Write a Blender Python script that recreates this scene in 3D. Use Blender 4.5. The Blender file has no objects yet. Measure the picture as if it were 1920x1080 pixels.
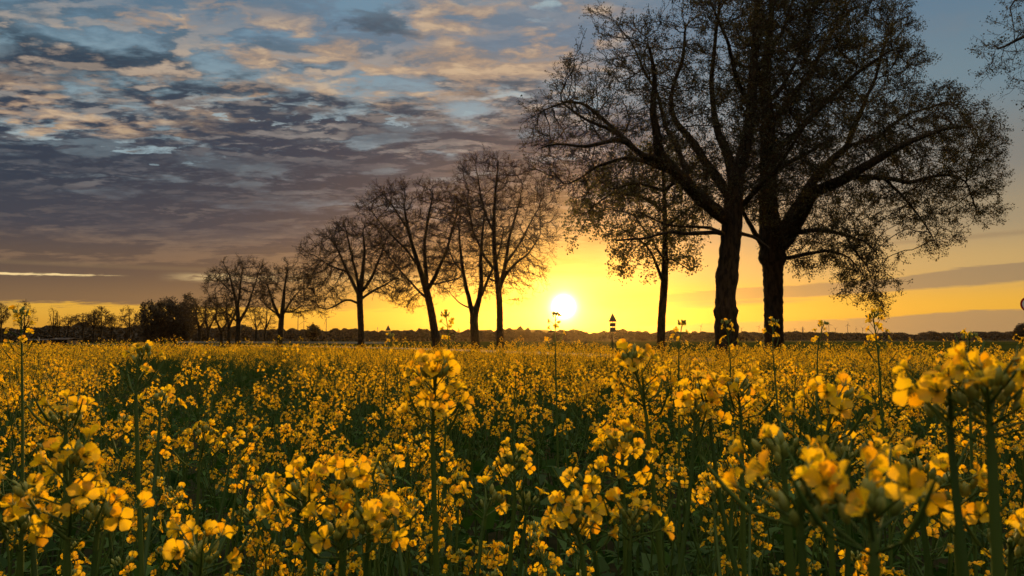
import bpy, math, random
import numpy as np
from mathutils import Vector

R = math.radians
scene = bpy.context.scene
COL = scene.collection
# ------------------------------------------------------------------ camera
CAM_H = 1.42
FPX = 1386.7                     # focal length in photo pixels (1920 wide)
PITCH = math.atan2(635 - 540, FPX)
cam_d = bpy.data.cameras.new("camera")
cam_d.sensor_width = 36.0
cam_d.lens = 36.0 * FPX / 1920
cam_d.clip_start = 0.02
cam_d.clip_end = 30000
cam_d.dof.use_dof = True
cam_d.dof.focus_distance = 1.5
cam_d.dof.aperture_fstop = 20.0
cam = bpy.data.objects.new("camera", cam_d)
COL.objects.link(cam)
cam.location = (0, 0, CAM_H)
cam.rotation_euler = (R(90) + PITCH, 0, 0)
scene.camera = cam


def raydir(u, v):
    a = (u - 960) / FPX
    b = (540 - v) / FPX
    return np.array([a, math.cos(PITCH) - b * math.sin(PITCH), math.sin(PITCH) + b * math.cos(PITCH)])


def at(u, v, D):
    """point seen in direction (u, v) of the photo at D metres ahead"""
    d = raydir(u, v)
    return np.array([0, 0, CAM_H]) + d * (D / d[1])


def ae(u, v):
    d = raydir(u, v)
    d = d / np.linalg.norm(d)
    return math.degrees(math.atan2(d[0], d[1])), math.degrees(math.asin(d[2]))


SUN_AZ, SUN_EL = ae(1057, 575)

# ------------------------------------------------------------------ world
world = bpy.data.worlds.new("World")
scene.world = world
world.use_nodes = True
NT = world.node_tree
NT.nodes.clear()


class X:
    """tiny expression wrapper over shader math nodes"""
    nt = NT

    def __init__(s, o):
        s.o = o

    @staticmethod
    def m(op, *a, clamp=False):
        n = X.nt.nodes.new("ShaderNodeMath")
        n.operation = op
        n.use_clamp = clamp
        for i, v in enumerate(a):
            if isinstance(v, X):
                X.nt.links.new(v.o, n.inputs[i])
            else:
                n.inputs[i].default_value = v
        return X(n.outputs[0])

    def __add__(s, b): return X.m('ADD', s, b)
    __radd__ = __add__
    def __mul__(s, b): return X.m('MULTIPLY', s, b)
    __rmul__ = __mul__
    def __sub__(s, b): return X.m('SUBTRACT', s, b)
    def __rsub__(s, b): return X.m('SUBTRACT', b, s)
    def __truediv__(s, b): return X.m('DIVIDE', s, b)
    def __rtruediv__(s, b): return X.m('DIVIDE', b, s)


def sstep(x, a, b, lo=0.0, hi=1.0):
    n = X.nt.nodes.new("ShaderNodeMapRange")
    n.interpolation_type = 'SMOOTHSTEP'
    X.nt.links.new(x.o, n.inputs[0])
    n.inputs[1].default_value = a
    n.inputs[2].default_value = b
    n.inputs[3].default_value = lo
    n.inputs[4].default_value = hi
    return X(n.outputs[0])


def comb(x, y, z=0.0):
    n = X.nt.nodes.new("ShaderNodeCombineXYZ")
    for i, v in enumerate((x, y, z)):
        if isinstance(v, X):
            X.nt.links.new(v.o, n.inputs[i])
        else:
            n.inputs[i].default_value = v
    return n.outputs[0]


def noise(vec, scale, detail=4.0, rough=0.55, dist=0.0):
    n = X.nt.nodes.new("ShaderNodeTexNoise")
    n.noise_dimensions = '3D'
    X.nt.links.new(vec, n.inputs['Vector'])
    n.inputs['Scale'].default_value = scale
    n.inputs['Detail'].default_value = detail
    n.inputs['Roughness'].default_value = rough
    n.inputs['Distortion'].default_value = dist
    return X(n.outputs['Fac'])


def ramp(x, stops, lo=0.0, hi=1.0):
    """stops: (position in lo..hi, rgb)"""
    t = (x - lo) * (1.0 / (hi - lo))
    n = X.nt.nodes.new("ShaderNodeValToRGB")
    X.nt.links.new(t.o, n.inputs[0])
    cr = n.color_ramp
    cr.interpolation = 'EASE'
    while len(cr.elements) < len(stops):
        cr.elements.new(0.5)
    for e, (p, c) in zip(cr.elements, stops):
        e.position = (p - lo) / (hi - lo)
        e.color = (c[0], c[1], c[2], 1)
    return n.outputs[0]


def cmix(f, a, b, mode='MIX'):
    n = X.nt.nodes.new("ShaderNodeMix")
    n.data_type = 'RGBA'
    n.blend_type = mode
    n.clamp_result = False
    if isinstance(f, X):
        X.nt.links.new(f.o, n.inputs[0])
    else:
        n.inputs[0].default_value = f
    for i, c in ((6, a), (7, b)):
        if isinstance(c, (tuple, list)):
            n.inputs[i].default_value = (c[0], c[1], c[2], 1)
        else:
            X.nt.links.new(c, n.inputs[i])
    return n.outputs[2]


def vmath(op, a, b):
    n = X.nt.nodes.new("ShaderNodeVectorMath")
    n.operation = op
    X.nt.links.new(a, n.inputs[0])
    if isinstance(b, (tuple, list)):
        n.inputs[1].default_value = b
    else:
        X.nt.links.new(b, n.inputs[1])
    return n


def srgb(r, g, b):
    f = lambda c: (c / 255 / 12.92) if c / 255 < 0.04045 else ((c / 255 + 0.055) / 1.055) ** 2.4
    return (f(r), f(g), f(b))


def build_sky():
    tc = NT.nodes.new("ShaderNodeTexCoord")
    sep = NT.nodes.new("ShaderNodeSeparateXYZ")
    NT.links.new(tc.outputs['Generated'], sep.inputs[0])
    x, y, z = (X(sep.outputs[i]) for i in range(3))
    el = X.m('ARCSINE', X.m('MINIMUM', z, 1.0)) * 57.2958
    az = X.m('ARCTAN2', x, y) * 57.2958
    zz = X.m('MAXIMUM', z, 0.0)
    inv = 1.0 / (zz + 0.09)
    cx, cy = x * inv, y * inv
    puff_v = comb(cx * 0.62, cy * 0.95, 3.7)        # cloud deck seen in perspective
    str_v = comb(az * 0.035, el * 0.32, 1.3)        # low streaks
    n_big = noise(puff_v, 1.7, 3.0, 0.5)
    n_puff = noise(puff_v, 6.0, 7.0, 0.60, 0.2)
    n_det = noise(comb(cx * 0.7, cy, 9.1), 11.0, 6.0, 0.62, 0.3)
    n_str = noise(str_v, 1.6, 5.0, 0.55)
    n_mid = noise(comb(cx * 0.6, cy * 0.95, 5.2), 3.6, 6.0, 0.58, 0.1)
    wx = az + (n_puff - 0.5) * 16.0 + (n_mid - 0.5) * 10.0
    wy = el + (n_puff - 0.5) * 6.0 + (n_det - 0.5) * 3.0

    def blob(u, v, ru, rv, inner=0.1, outer=1.7):
        a0, e0 = ae(u, v)
        ra, re = ru / 24.0, rv / 24.0
        dx = (wx - a0) * (1 / ra)
        dy = (wy - e0) * (1 / re)
        return sstep(dx * dx + dy * dy, inner, outer, 1.0, 0.0)

    def total(items):
        t = None
        for it in items:
            b = blob(*it)
            t = b if t is None else X.m('MAXIMUM', t, b)
        return t

    # clear sky; the top stops, above the view, are brightened as added fill light
    clear = ramp(el, [(-2, (0.55, 0.27, 0.05)), (0.3, (0.85, 0.40, 0.04)), (2.2, (0.95, 0.52, 0.065)),
                      (5.0, (0.60, 0.42, 0.18)), (8.0, (0.36, 0.31, 0.21)),
                      (12.0, (0.21, 0.235, 0.235)), (17.0, (0.15, 0.27, 0.35)), (23.0, (0.11, 0.23, 0.35)),
                      (40.0, (1.1, 1.0, 0.8)), (90.0, (1.6, 1.35, 1.0))], -10, 90)
    # the physical sky below supplies the colour gradient of clean air
    sky = NT.nodes.new("ShaderNodeTexSky")
    sky.sky_type = 'NISHITA'
    sky.sun_disc = False
    sky.sun_elevation = R(SUN_EL)
    sky.sun_rotation = R(SUN_AZ)
    sky.air_density = 1.2
    sky.dust_density = 2.5
    sk = vmath('MULTIPLY', sky.outputs[0], (0.08, 0.07, 0.06)).outputs[0]
    clear = cmix(0.25, clear, sk)
    clear = cmix(0.75, clear, sk, 'ADD') if False else clear

    # angular distance from the sun (stretched sideways)
    a = (az - SUN_AZ)
    e = (el - SUN_EL)
    ds = X.m('SQRT', a * a + e * e + 0.0001)
    dw = X.m('SQRT', a * a * 0.15 + e * e * 1.05 + 0.0001)
    glow_w = X.m('EXPONENT', dw * -0.30)
    glow_n = X.m('EXPONENT', ds * -0.42)
    core = X.m('EXPONENT', ds * ds * -2.9)

    right = sstep(az, 4.0, 14.0)
    # coverage of the grey deck: the whole upper left, breaking up on top
    deck = sstep(el, 4.3, 5.2) * sstep(wy, 13.5, 19.5, 1.0, 0.0) * sstep(az, 2.0, 12.0, 1.0, 0.0)
    low = sstep(wy * 0.2 + el * 0.8 + (n_str - 0.5) * 0.8, 2.0, 2.45) * sstep(el, 4.7, 5.2, 1.0, 0.0) * sstep(az, -19.0, -6.0, 1.0, 0.0)
    upper_l = sstep(el, 12.0, 16.0) * sstep(n_big * 0.5 + n_puff * 0.5, 0.53, 0.66) * sstep(el, 25.0, 30.0, 1.0, 0.8)
    peach_m = total([(110, 190, 230, 46), (330, 175, 150, 40), (560, 85, 150, 60), (760, 135, 190, 55),
                     (930, 120, 150, 80), (470, 175, 130, 30), (1080, 60, 140, 70), (430, 12, 70, 18), (310, 32, 70, 16), (880, 20, 120, 30)])
    dark_m = total([(110, 118, 240, 34), (735, 50, 80, 22), (330, 160, 170, 32), (860, 165, 170, 26),
                    (640, 235, 300, 40), (420, 185, 110, 20), (1080, 250, 190, 60), (240, 300, 380, 40),
                    (620, 330, 420, 60), (200, 380, 400, 60), (960, 330, 260, 60)])
    holes = total([(120, 245, 200, 10), (560, 200, 160, 12), (950, 175, 130, 12), (1010, 25, 22, 26), (240, 268, 170, 6), (620, 215, 300, 8)])
    light_s = sstep(n_det * 0.6 + n_str * 0.4, 0.50, 0.68)

    dark_c = ramp(el, [(0.0, (0.26, 0.145, 0.06)), (2.5, (0.19, 0.12, 0.068)), (5.0, (0.105, 0.078, 0.066)), (8.0, (0.040, 0.052, 0.076)),
                       (11.0, (0.026, 0.044, 0.072)), (15.0, (0.026, 0.046, 0.078)), (22.0, (0.028, 0.054, 0.085)),
                       (40.0, (1.4, 1.1, 0.8)), (90.0, (2.0, 1.6, 1.1))], -10, 90)  # top stops lifted: unseen overhead cloud serves as added fill for the crop
    mid_c = ramp(el, [(0.0, (0.36, 0.20, 0.08)), (5.0, (0.19, 0.125, 0.085)), (10.0, (0.110, 0.122, 0.145)),
                      (15.0, (0.15, 0.18, 0.205)), (20.0, (0.30, 0.22, 0.165)), (40.0, (2.3, 1.62, 0.85)), (90.0, (2.6, 1.9, 1.1))], -10, 90)  # overhead stops raised above the view as warm fill light
    peach = ramp(n_det * 0.65 + n_puff * 0.35, [(0.32, (0.10, 0.105, 0.12)), (0.43, (0.21, 0.17, 0.155)), (0.52, (0.42, 0.29, 0.20)), (0.62, (0.66, 0.46, 0.28)), (0.75, (0.80, 0.62, 0.42))])

    col = clear
    # thin broken veil
    veil = upper_l * (1.0 - right * 0.8)
    col = cmix(veil * 0.5, col, mid_c)
    col = cmix(deck * sstep(n_mid + sstep(el, 9.0, 17.0, 0.25, 0.0), 0.38, 0.50), col, cmix(sstep(n_mid * 0.65 + n_det * 0.2 + n_str * 0.15, 0.46, 0.55), dark_c, mid_c))
    col = cmix(deck * sstep(n_det * 0.4 + n_mid * 0.6, 0.50, 0.60) * sstep(el, 8.0, 12.0) * 0.85, col, (0.25, 0.33, 0.37))
    # lumps of the deck: bodies slate, the sides turned to the sun pale, blue showing between
    vc = comb(cx * 0.70, cy * 1.05, 21.0)
    nC = noise(vc, 4.6, 8.0, 0.60, 0.15)
    nD = noise(vmath('ADD', vc, (0.008, 0.055, 0.0)).outputs[0], 4.6, 8.0, 0.60, 0.15)
    lit = sstep(nC - nD, -0.01, 0.085)
    pale = ramp(el, [(4.0, (0.20, 0.13, 0.085)), (8.0, (0.115, 0.105, 0.108)), (12.0, (0.150, 0.158, 0.175)), (15.5, (0.27, 0.25, 0.235)), (20.0, (0.62, 0.44, 0.29)), (26.0, (0.66, 0.50, 0.35)), (60.0, (1.9, 1.35, 0.75))], -10, 90)  # highest stop is out of view, brightened for fill
    lump = sstep(nC, 0.42, 0.50) * sstep(el, 5.5, 9.5) * sstep(az, 6.0, 14.0, 1.0, 0.0) * sstep(wy + az * 0.05, 16.0, 21.5, 0.9, 0.10)
    col = cmix(lump, col, cmix(lit, dark_c, pale))
    rift = sstep(nC, 0.36, 0.45, 1.0, 0.0) * sstep(el, 8.5, 13.0) * sstep(az, 4.0, 12.0, 1.0, 0.0) * 0.8
    col = cmix(rift, col, ramp(el, [(9.0, (0.17, 0.20, 0.22)), (16.0, (0.26, 0.36, 0.41)), (24.0, (0.16, 0.28, 0.38))], -10, 90))
    col = cmix(low, col, dark_c)
    col = cmix(dark_m * sstep(n_mid, 0.36, 0.50) * 0.5, col, dark_c)
    col = cmix(peach_m * sstep(n_puff * 0.5 + n_det * 0.5, 0.46, 0.56) * 0.75, col, peach)
    col = cmix(dark_m * sstep(n_puff * 0.6 + n_mid * 0.4, 0.46, 0.60) * 0.6, col, dark_c)
    col = cmix(holes * sstep(n_det, 0.40, 0.66) * 0.8, col, (0.33, 0.45, 0.50))
    # bright slit under the deck on the far left
    slit_y = X.m('ABSOLUTE', el - (az + 34.7) * 0.02 - 4.18 + (n_str - 0.5) * 0.3)
    slit = sstep(slit_y + (n_det - 0.5) * 0.35 + sstep(az, -34.0, -27.0, 0.0, 0.07), 0.02, 0.13, 1.0, 0.0) * sstep(az + (n_str - 0.5) * 6.0, -30.5, -26.5, 1.0, 0.0)
    slit2 = sstep(slit_y, 0.03, 0.45, 1.0, 0.0) * sstep(n_det * 0.5 + n_str * 0.5, 0.47, 0.60) * sstep(az, -26.0, -22.0) * sstep(az, -8.0, -1.0, 1.0, 0.0) * 0.6
    col = cmix(X.m('MAXIMUM', slit, slit2), col, (0.92, 0.68, 0.32))

    # long cloud banks to the right of the sun
    wv = (n_str - 0.5) * 1.3 + (n_puff - 0.5) * 0.5

    def band(a0, a1, e_top0, e_top1, e_bot0, e_bot1, soft=0.16, taper=5.0):
        """bank between azimuth a0..a1, edges sloping linearly"""
        t = (az - a0) * (1.0 / (a1 - a0))
        top = t * (e_top1 - e_top0) + e_top0 + wv
        bot = t * (e_bot1 - e_bot0) + e_bot0 + wv * 0.6
        m = sstep(top - el, 0.0, soft) * sstep(el - bot, 0.0, soft * 1.4)
        return m * sstep(az, a0, a0 + taper)
    b1 = band(5.5, 35.0, 3.0, 4.9, 2.3, 3.6, 0.16, 8.0)
    b1b = band(8.0, 30.0, 3.5, 3.6, 1.75, 3.0, 0.3, 7.0) * sstep(n_str, 0.36, 0.50)
    b2 = band(7.0, 40.0, 1.0, 2.1, -1.0, -0.6, 0.2, 5.0)
    b3 = band(25.0, 40.0, 6.6, 7.4, 6.1, 6.6, 0.3, 3.0) * 0.7
    bank = X.m('MAXIMUM', X.m('MAXIMUM', b1, b1b), X.m('MAXIMUM', b2, b3))
    bank_c = ramp(az, [(0, (0.72, 0.30, 0.05)), (8, (0.55, 0.27, 0.075)), (16, (0.36, 0.215, 0.105)), (30, (0.30, 0.215, 0.125))], -10, 90)
    col = cmix(bank * 0.88, col, bank_c)
    # small wisps close to the sun
    wisp = sstep(n_str * 0.6 + n_det * 0.4, 0.50, 0.60) * sstep(dw, 2.0, 7.0, 1.0, 0.0) * sstep(el, 0.0, 8.0, 1.0, 0.2)
    col = cmix(wisp * 0.45, col, (0.95, 0.45, 0.07))

    hz = X.m('EXPONENT', X.m('ABSOLUTE', el - 1.2) * -0.55) * sstep(X.m('ABSOLUTE', az - SUN_AZ), 3.0, 26.0, 1.0, 0.0)
    col = cmix(hz * 0.5, col, (1.15, 0.62, 0.06))
    # air light around the sun
    g1 = cmix(1.0, col, vmath('MULTIPLY', comb(glow_w, glow_w, glow_w), (0.85, 0.37, 0.008)).outputs[0], 'ADD')
    g2 = cmix(1.0, g1, vmath('MULTIPLY', comb(glow_n, glow_n, glow_n), (1.5, 0.95, 0.02)).outputs[0], 'ADD')
    g3 = cmix(1.0, g2, vmath('MULTIPLY', comb(core, core, core), (16.0, 12.0, 7.0)).outputs[0], 'ADD')
    bl = X.m('EXPONENT', ds * -1.35)
    g3 = cmix(1.0, g3, vmath('MULTIPLY', comb(bl, bl, bl), (2.5, 2.0, 1.3)).outputs[0], 'ADD')
    g3 = cmix(sstep(z, -0.02, 0.0, 1.0, 0.0), g3, (0.05, 0.04, 0.02))
    bg = NT.nodes.new("ShaderNodeBackground")
    NT.links.new(g3, bg.inputs[0])
    bg.inputs[1].default_value = 1.0
    out = NT.nodes.new("ShaderNodeOutputWorld")
    NT.links.new(bg.outputs[0], out.inputs[0])


build_sky()

# ------------------------------------------------------------------ sun + view
sun_d = bpy.data.lights.new("sun", 'SUN')
sun_d.energy = 5.0
sun_d.angle = R(0.6)
sun_d.color = (1.0, 0.60, 0.22)
sun = bpy.data.objects.new("sun", sun_d)
COL.objects.link(sun)
_sd = raydir(1057, 575)
sun.rotation_euler = Vector(_sd).to_track_quat('Z', 'Y').to_euler()
vs = scene.view_settings
vs.view_transform = 'Standard'
vs.look = 'None'
vs.exposure = 0.0
vs.gamma = 1.0
vs.use_curve_mapping = False
scene.cycles.max_bounces = 6
scene.cycles.diffuse_bounces = 3
scene.cycles.transmission_bounces = 4
scene.cycles.transparent_max_bounces = 4

# ------------------------------------------------------------------ mesh helpers
class Acc:
    """collects vertices and faces (batches of equal-sided faces) for one mesh"""

    def __init__(s):
        s.v, s.f, s.n = [], [], 0

    def add(s, V, F, mat=0, smooth=False):
        V = np.asarray(V, dtype=np.float64).reshape(-1, 3)
        F = np.asarray(F, dtype=np.int64)
        if len(F) == 0:
            return
        s.v.append(V)
        s.f.append((F + s.n, mat, smooth))
        s.n += len(V)

    def join(s, other, mat=None):
        base = s.n
        for V in other.v:
            s.v.append(V)
        s.n += other.n
        for F, m, sm in other.f:
            s.f.append((F + base, m if mat is None else mat, sm))

    def arrays(s):
        V = np.concatenate(s.v)
        return V, s.f

    def mesh(s, name, mats):
        me = bpy.data.meshes.new(name)
        V = np.concatenate(s.v).astype(np.float32)
        me.vertices.add(len(V))
        me.vertices.foreach_set('co', V.ravel())
        loops, starts, tot, mi, sm = [], [], [], [], []
        off = 0
        for F, m, smo in s.f:
            k = F.shape[1]
            loops.append(F.ravel())
            starts.append(off + np.arange(len(F)) * k)
            tot.append(np.full(len(F), k))
            mi.append(np.full(len(F), m))
            sm.append(np.full(len(F), smo))
            off += F.size
        L = np.concatenate(loops).astype(np.int32)
        me.loops.add(len(L))
        me.loops.foreach_set('vertex_index', L)
        st = np.concatenate(starts).astype(np.int32)
        me.polygons.add(len(st))
        me.polygons.foreach_set('loop_start', st)
        me.polygons.foreach_set('material_index', np.concatenate(mi).astype(np.int32))
        me.polygons.foreach_set('use_smooth', np.concatenate(sm).astype(bool))
        me.update(calc_edges=True)
        for m in mats:
            me.materials.append(m)
        return me

    def obj(s, name, mats, parent=None):
        if not isinstance(mats, (list, tuple)):
            mats = [mats]
        o = bpy.data.objects.new(name, s.mesh(name, mats))
        COL.objects.link(o)
        if parent is not None:
            o.parent = parent
        return o


def tag(o, label=None, cat=None, group=None, kind=None):
    if label: o['label'] = label
    if cat: o['category'] = cat
    if group: o['group'] = group
    if kind: o['kind'] = kind
    return o


def thing(name, loc, label, cat, group=None, rz=0.0):
    o = bpy.data.objects.new(name, None)
    o.empty_display_size = 0.1
    COL.objects.link(o)
    o.location = tuple(float(c) for c in loc)
    o.rotation_euler = (0, 0, rz)
    return tag(o, label, cat, group)


def norm(a):
    return a / np.maximum(np.linalg.norm(a, axis=-1, keepdims=True), 1e-9)


def tube(P, rad, sides, acc, mat=0, smooth=True, rough=0.0, rng=None, cap=False):
    P = np.asarray(P, float)
    n = len(P)
    rad = np.broadcast_to(np.asarray(rad, float), (n,))
    T = norm(np.gradient(P, axis=0))
    ref = np.array([0.0, 1.0, 0.0]) if abs(T[:, 1]).mean() < 0.8 else np.array([1.0, 0.0, 0.0])
    A = norm(np.cross(T, ref))
    B = np.cross(T, A)
    th = np.arange(sides) * 2 * math.pi / sides
    r = rad[:, None] * np.ones((1, sides))
    if rough and rng is not None:
        r = r * (1 + rough * rng.standard_normal((n, sides)))
    V = P[:, None] + A[:, None] * (np.cos(th)[None, :, None] * r[..., None]) + B[:, None] * (np.sin(th)[None, :, None] * r[..., None])
    i = np.arange(n - 1)[:, None] * sides
    j = np.arange(sides)[None, :]
    k = (j + 1) % sides
    F = np.stack([i + j, i + k, i + sides + k, i + sides + j], -1).reshape(-1, 4)
    base = acc.n
    acc.add(V, F, mat, smooth)
    if cap:
        acc.f.append((np.array([np.arange(sides)[::-1] + base]), mat, False))
        acc.f.append((np.array([np.arange(sides) + base + (n - 1) * sides]), mat, False))


def prisms(P0, P1, R0, R1, acc, mat=0, sides=3):
    """many thin tapered prisms at once"""
    P0, P1 = np.asarray(P0, float), np.asarray(P1, float)
    if len(P0) == 0:
        return
    R0 = np.broadcast_to(R0, (len(P0),))
    R1 = np.broadcast_to(R1, (len(P0),))
    T = norm(P1 - P0)
    ref = np.where(np.abs(T[:, 2:3]) < 0.9, np.array([[0, 0, 1.0]]), np.array([[1.0, 0, 0]]))
    A = norm(np.cross(T, ref))
    B = np.cross(T, A)
    th = np.arange(sides) * 2 * math.pi / sides
    c, s = np.cos(th), np.sin(th)
    ring = A[:, None] * c[None, :, None] + B[:, None] * s[None, :, None]
    V0 = P0[:, None] + ring * R0[:, None, None]
    V1 = P1[:, None] + ring * R1[:, None, None]
    V = np.concatenate([V0, V1], 1).reshape(-1, 3)
    b = np.arange(len(P0))[:, None] * (2 * sides)
    j = np.arange(sides)
    k = (j + 1) % sides
    F = np.stack([b + j, b + k, b + sides + k, b + sides + j], -1).reshape(-1, 4)
    acc.add(V, F, mat, True)


def inst(V, F, pos, M, acc, mat=0, smooth=False):
    """place template V,F at pos[i] with 3x3 M[i]"""
    if len(pos) == 0:
        return
    W = np.einsum('nij,vj->nvi', M, V) + pos[:, None]
    FF = (F[None] + (np.arange(len(pos)) * len(V))[:, None, None]).reshape(-1, F.shape[1])
    acc.add(W.reshape(-1, 3), FF, mat, smooth)


def frames(Z, rng=None, spin=None, scale=1.0):
    """3x3 matrices whose z column follows Z"""
    Z = norm(np.asarray(Z, float))
    ref = np.where(np.abs(Z[:, 2:3]) < 0.95, np.array([[0, 0, 1.0]]), np.array([[1.0, 0, 0]]))
    A = norm(np.cross(ref, Z))
    B = np.cross(Z, A)
    if spin is None:
        spin = rng.uniform(0, 2 * math.pi, len(Z))
    c, s = np.cos(spin)[:, None], np.sin(spin)[:, None]
    X_, Y_ = A * c + B * s, B * c - A * s
    sc = np.broadcast_to(scale, (len(Z),))[:, None, None]
    return np.stack([X_, Y_, Z], -1) * sc


def rand_dirs(rng, n):
    return norm(rng.standard_normal((n, 3)))


def box(acc, c, s, mat=0, rz=0.0):
    c = np.array(c, float)
    h = np.array(s, float) / 2
    V = np.array([[x, y, z] for x in (-1, 1) for y in (-1, 1) for z in (-1, 1)]) * h
    ca, sa = math.cos(rz), math.sin(rz)
    V = V @ np.array([[ca, sa, 0], [-sa, ca, 0], [0, 0, 1]])
    F = [[0, 1, 3, 2], [4, 6, 7, 5], [0, 4, 5, 1], [2, 3, 7, 6], [0, 2, 6, 4], [1, 5, 7, 3]]
    acc.add(V + c, F, mat)


# ------------------------------------------------------------------ materials
def mat_base(name, rough=0.7):
    m = bpy.data.materials.new(name)
    m.use_nodes = True
    nt = m.node_tree
    b = nt.nodes['Principled BSDF']
    b.inputs['Roughness'].default_value = rough
    return m, nt, b


def mat_noise(name, c1, c2, scale, rough=0.8, bump=0.0, bscale=None, coords='Object', spec=0.2, stretch=None):
    m, nt, b = mat_base(name, rough)
    X.nt = nt
    tc = nt.nodes.new("ShaderNodeTexCoord")
    v = tc.outputs[coords]
    if stretch:
        v = vmath('MULTIPLY', v, stretch).outputs[0]
    n = noise(v, scale, 5, 0.6)
    nt.links.new(ramp(n, [(0.35, c1), (0.65, c2)]), b.inputs['Base Color'])
    b.inputs['Specular IOR Level'].default_value = spec
    if bump:
        bn = nt.nodes.new("ShaderNodeBump")
        bn.inputs['Strength'].default_value = bump
        bn.inputs['Distance'].default_value = 0.03
        nb = noise(v, bscale or scale * 3, 6, 0.65)
        nt.links.new(nb.o, bn.inputs['Height'])
        nt.links.new(bn.outputs[0], b.inputs['Normal'])
    return m


def mat_leaf(name, c1, c2, trans=0.5, tcol=None, rough=0.55, scale=3.0, spec=0.25):
    """thin leaf or petal: diffuse + light passing through, colour varies by island"""
    m = bpy.data.materials.new(name)
    m.use_nodes = True
    nt = m.node_tree
    nt.nodes.clear()
    X.nt = nt
    geo = nt.nodes.new("ShaderNodeNewGeometry")
    f = X(geo.outputs['Random Per Island'])
    col = ramp(f, [(0.0, c1), (1.0, c2)])
    d = nt.nodes.new("ShaderNodeBsdfDiffuse")
    t = nt.nodes.new("ShaderNodeBsdfTranslucent")
    g = nt.nodes.new("ShaderNodeBsdfGlossy")
    g.inputs['Roughness'].default_value = rough
    g.inputs['Color'].default_value = (1, 1, 1, 1)
    nt.links.new(col, d.inputs[0])
    if tcol:
        nt.links.new(cmix(1.0, col, tcol, 'MULTIPLY'), t.inputs[0])
    else:
        nt.links.new(col, t.inputs[0])
    mx = nt.nodes.new("ShaderNodeMixShader")
    mx.inputs[0].default_value = trans
    nt.links.new(d.outputs[0], mx.inputs[1])
    nt.links.new(t.outputs[0], mx.inputs[2])
    m2 = nt.nodes.new("ShaderNodeMixShader")
    m2.inputs[0].default_value = spec * 0.12
    nt.links.new(mx.outputs[0], m2.inputs[1])
    nt.links.new(g.outputs[0], m2.inputs[2])
    o = nt.nodes.new("ShaderNodeOutputMaterial")
    nt.links.new(m2.outputs[0], o.inputs[0])
    return m


M_bark = mat_noise('bark', (0.014, 0.010, 0.007), (0.045, 0.032, 0.020), 9.0, 0.95, 1.0, 26.0, stretch=(1, 1, 0.25), spec=0.1)
M_twig = mat_noise('twig_bark', (0.026, 0.014, 0.007), (0.052, 0.028, 0.013), 4.0, 0.9, spec=0.1)
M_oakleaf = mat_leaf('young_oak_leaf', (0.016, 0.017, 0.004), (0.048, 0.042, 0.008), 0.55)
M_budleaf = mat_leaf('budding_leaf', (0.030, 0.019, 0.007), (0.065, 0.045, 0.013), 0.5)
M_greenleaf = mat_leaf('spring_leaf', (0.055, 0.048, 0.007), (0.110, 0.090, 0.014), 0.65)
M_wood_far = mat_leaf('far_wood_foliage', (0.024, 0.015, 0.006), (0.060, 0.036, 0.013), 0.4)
M_metal = mat_noise('galvanised_steel', (0.10, 0.095, 0.09), (0.16, 0.15, 0.145), 20.0, 0.55, spec=0.5)
M_signback = mat_noise('sign_back', (0.050, 0.045, 0.040), (0.080, 0.072, 0.065), 6.0, 0.6)
M_red = mat_noise('sign_red', (0.30, 0.012, 0.010), (0.38, 0.02, 0.015), 6.0, 0.5)
M_white = mat_noise('sign_white', (0.62, 0.63, 0.66), (0.75, 0.75, 0.77), 6.0, 0.5)
M_turb = mat_noise('turbine_silhouette_grey', (0.05, 0.045, 0.04), (0.07, 0.065, 0.06), 0.05, 0.6)  # dark grey puts backlit silhouette shade into the colour of white turbines
M_dkwood = mat_noise('dark_timber', (0.030, 0.022, 0.016), (0.060, 0.045, 0.030), 5.0, 0.9)
M_roof = mat_noise('shed_roof', (0.030, 0.022, 0.020), (0.055, 0.040, 0.032), 3.0, 0.9)
M_post = mat_noise('pale_post', (0.22, 0.20, 0.17), (0.32, 0.29, 0.25), 6.0, 0.7)
M_black = mat_noise('black_plastic', (0.02, 0.02, 0.02), (0.03, 0.03, 0.03), 6.0, 0.6)

# ------------------------------------------------------------------ ground, hills, road
def ground_height(x, y):
    return 0.0 * x


def sheet(name, poly, z, mat, label=None, cat=None):
    a = Acc()
    V = np.array([(p[0], p[1], z) for p in poly])
    a.add(V, np.array([np.arange(len(poly))]))
    o = a.obj(name, mat)
    tag(o, kind='structure')
    return o


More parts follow.
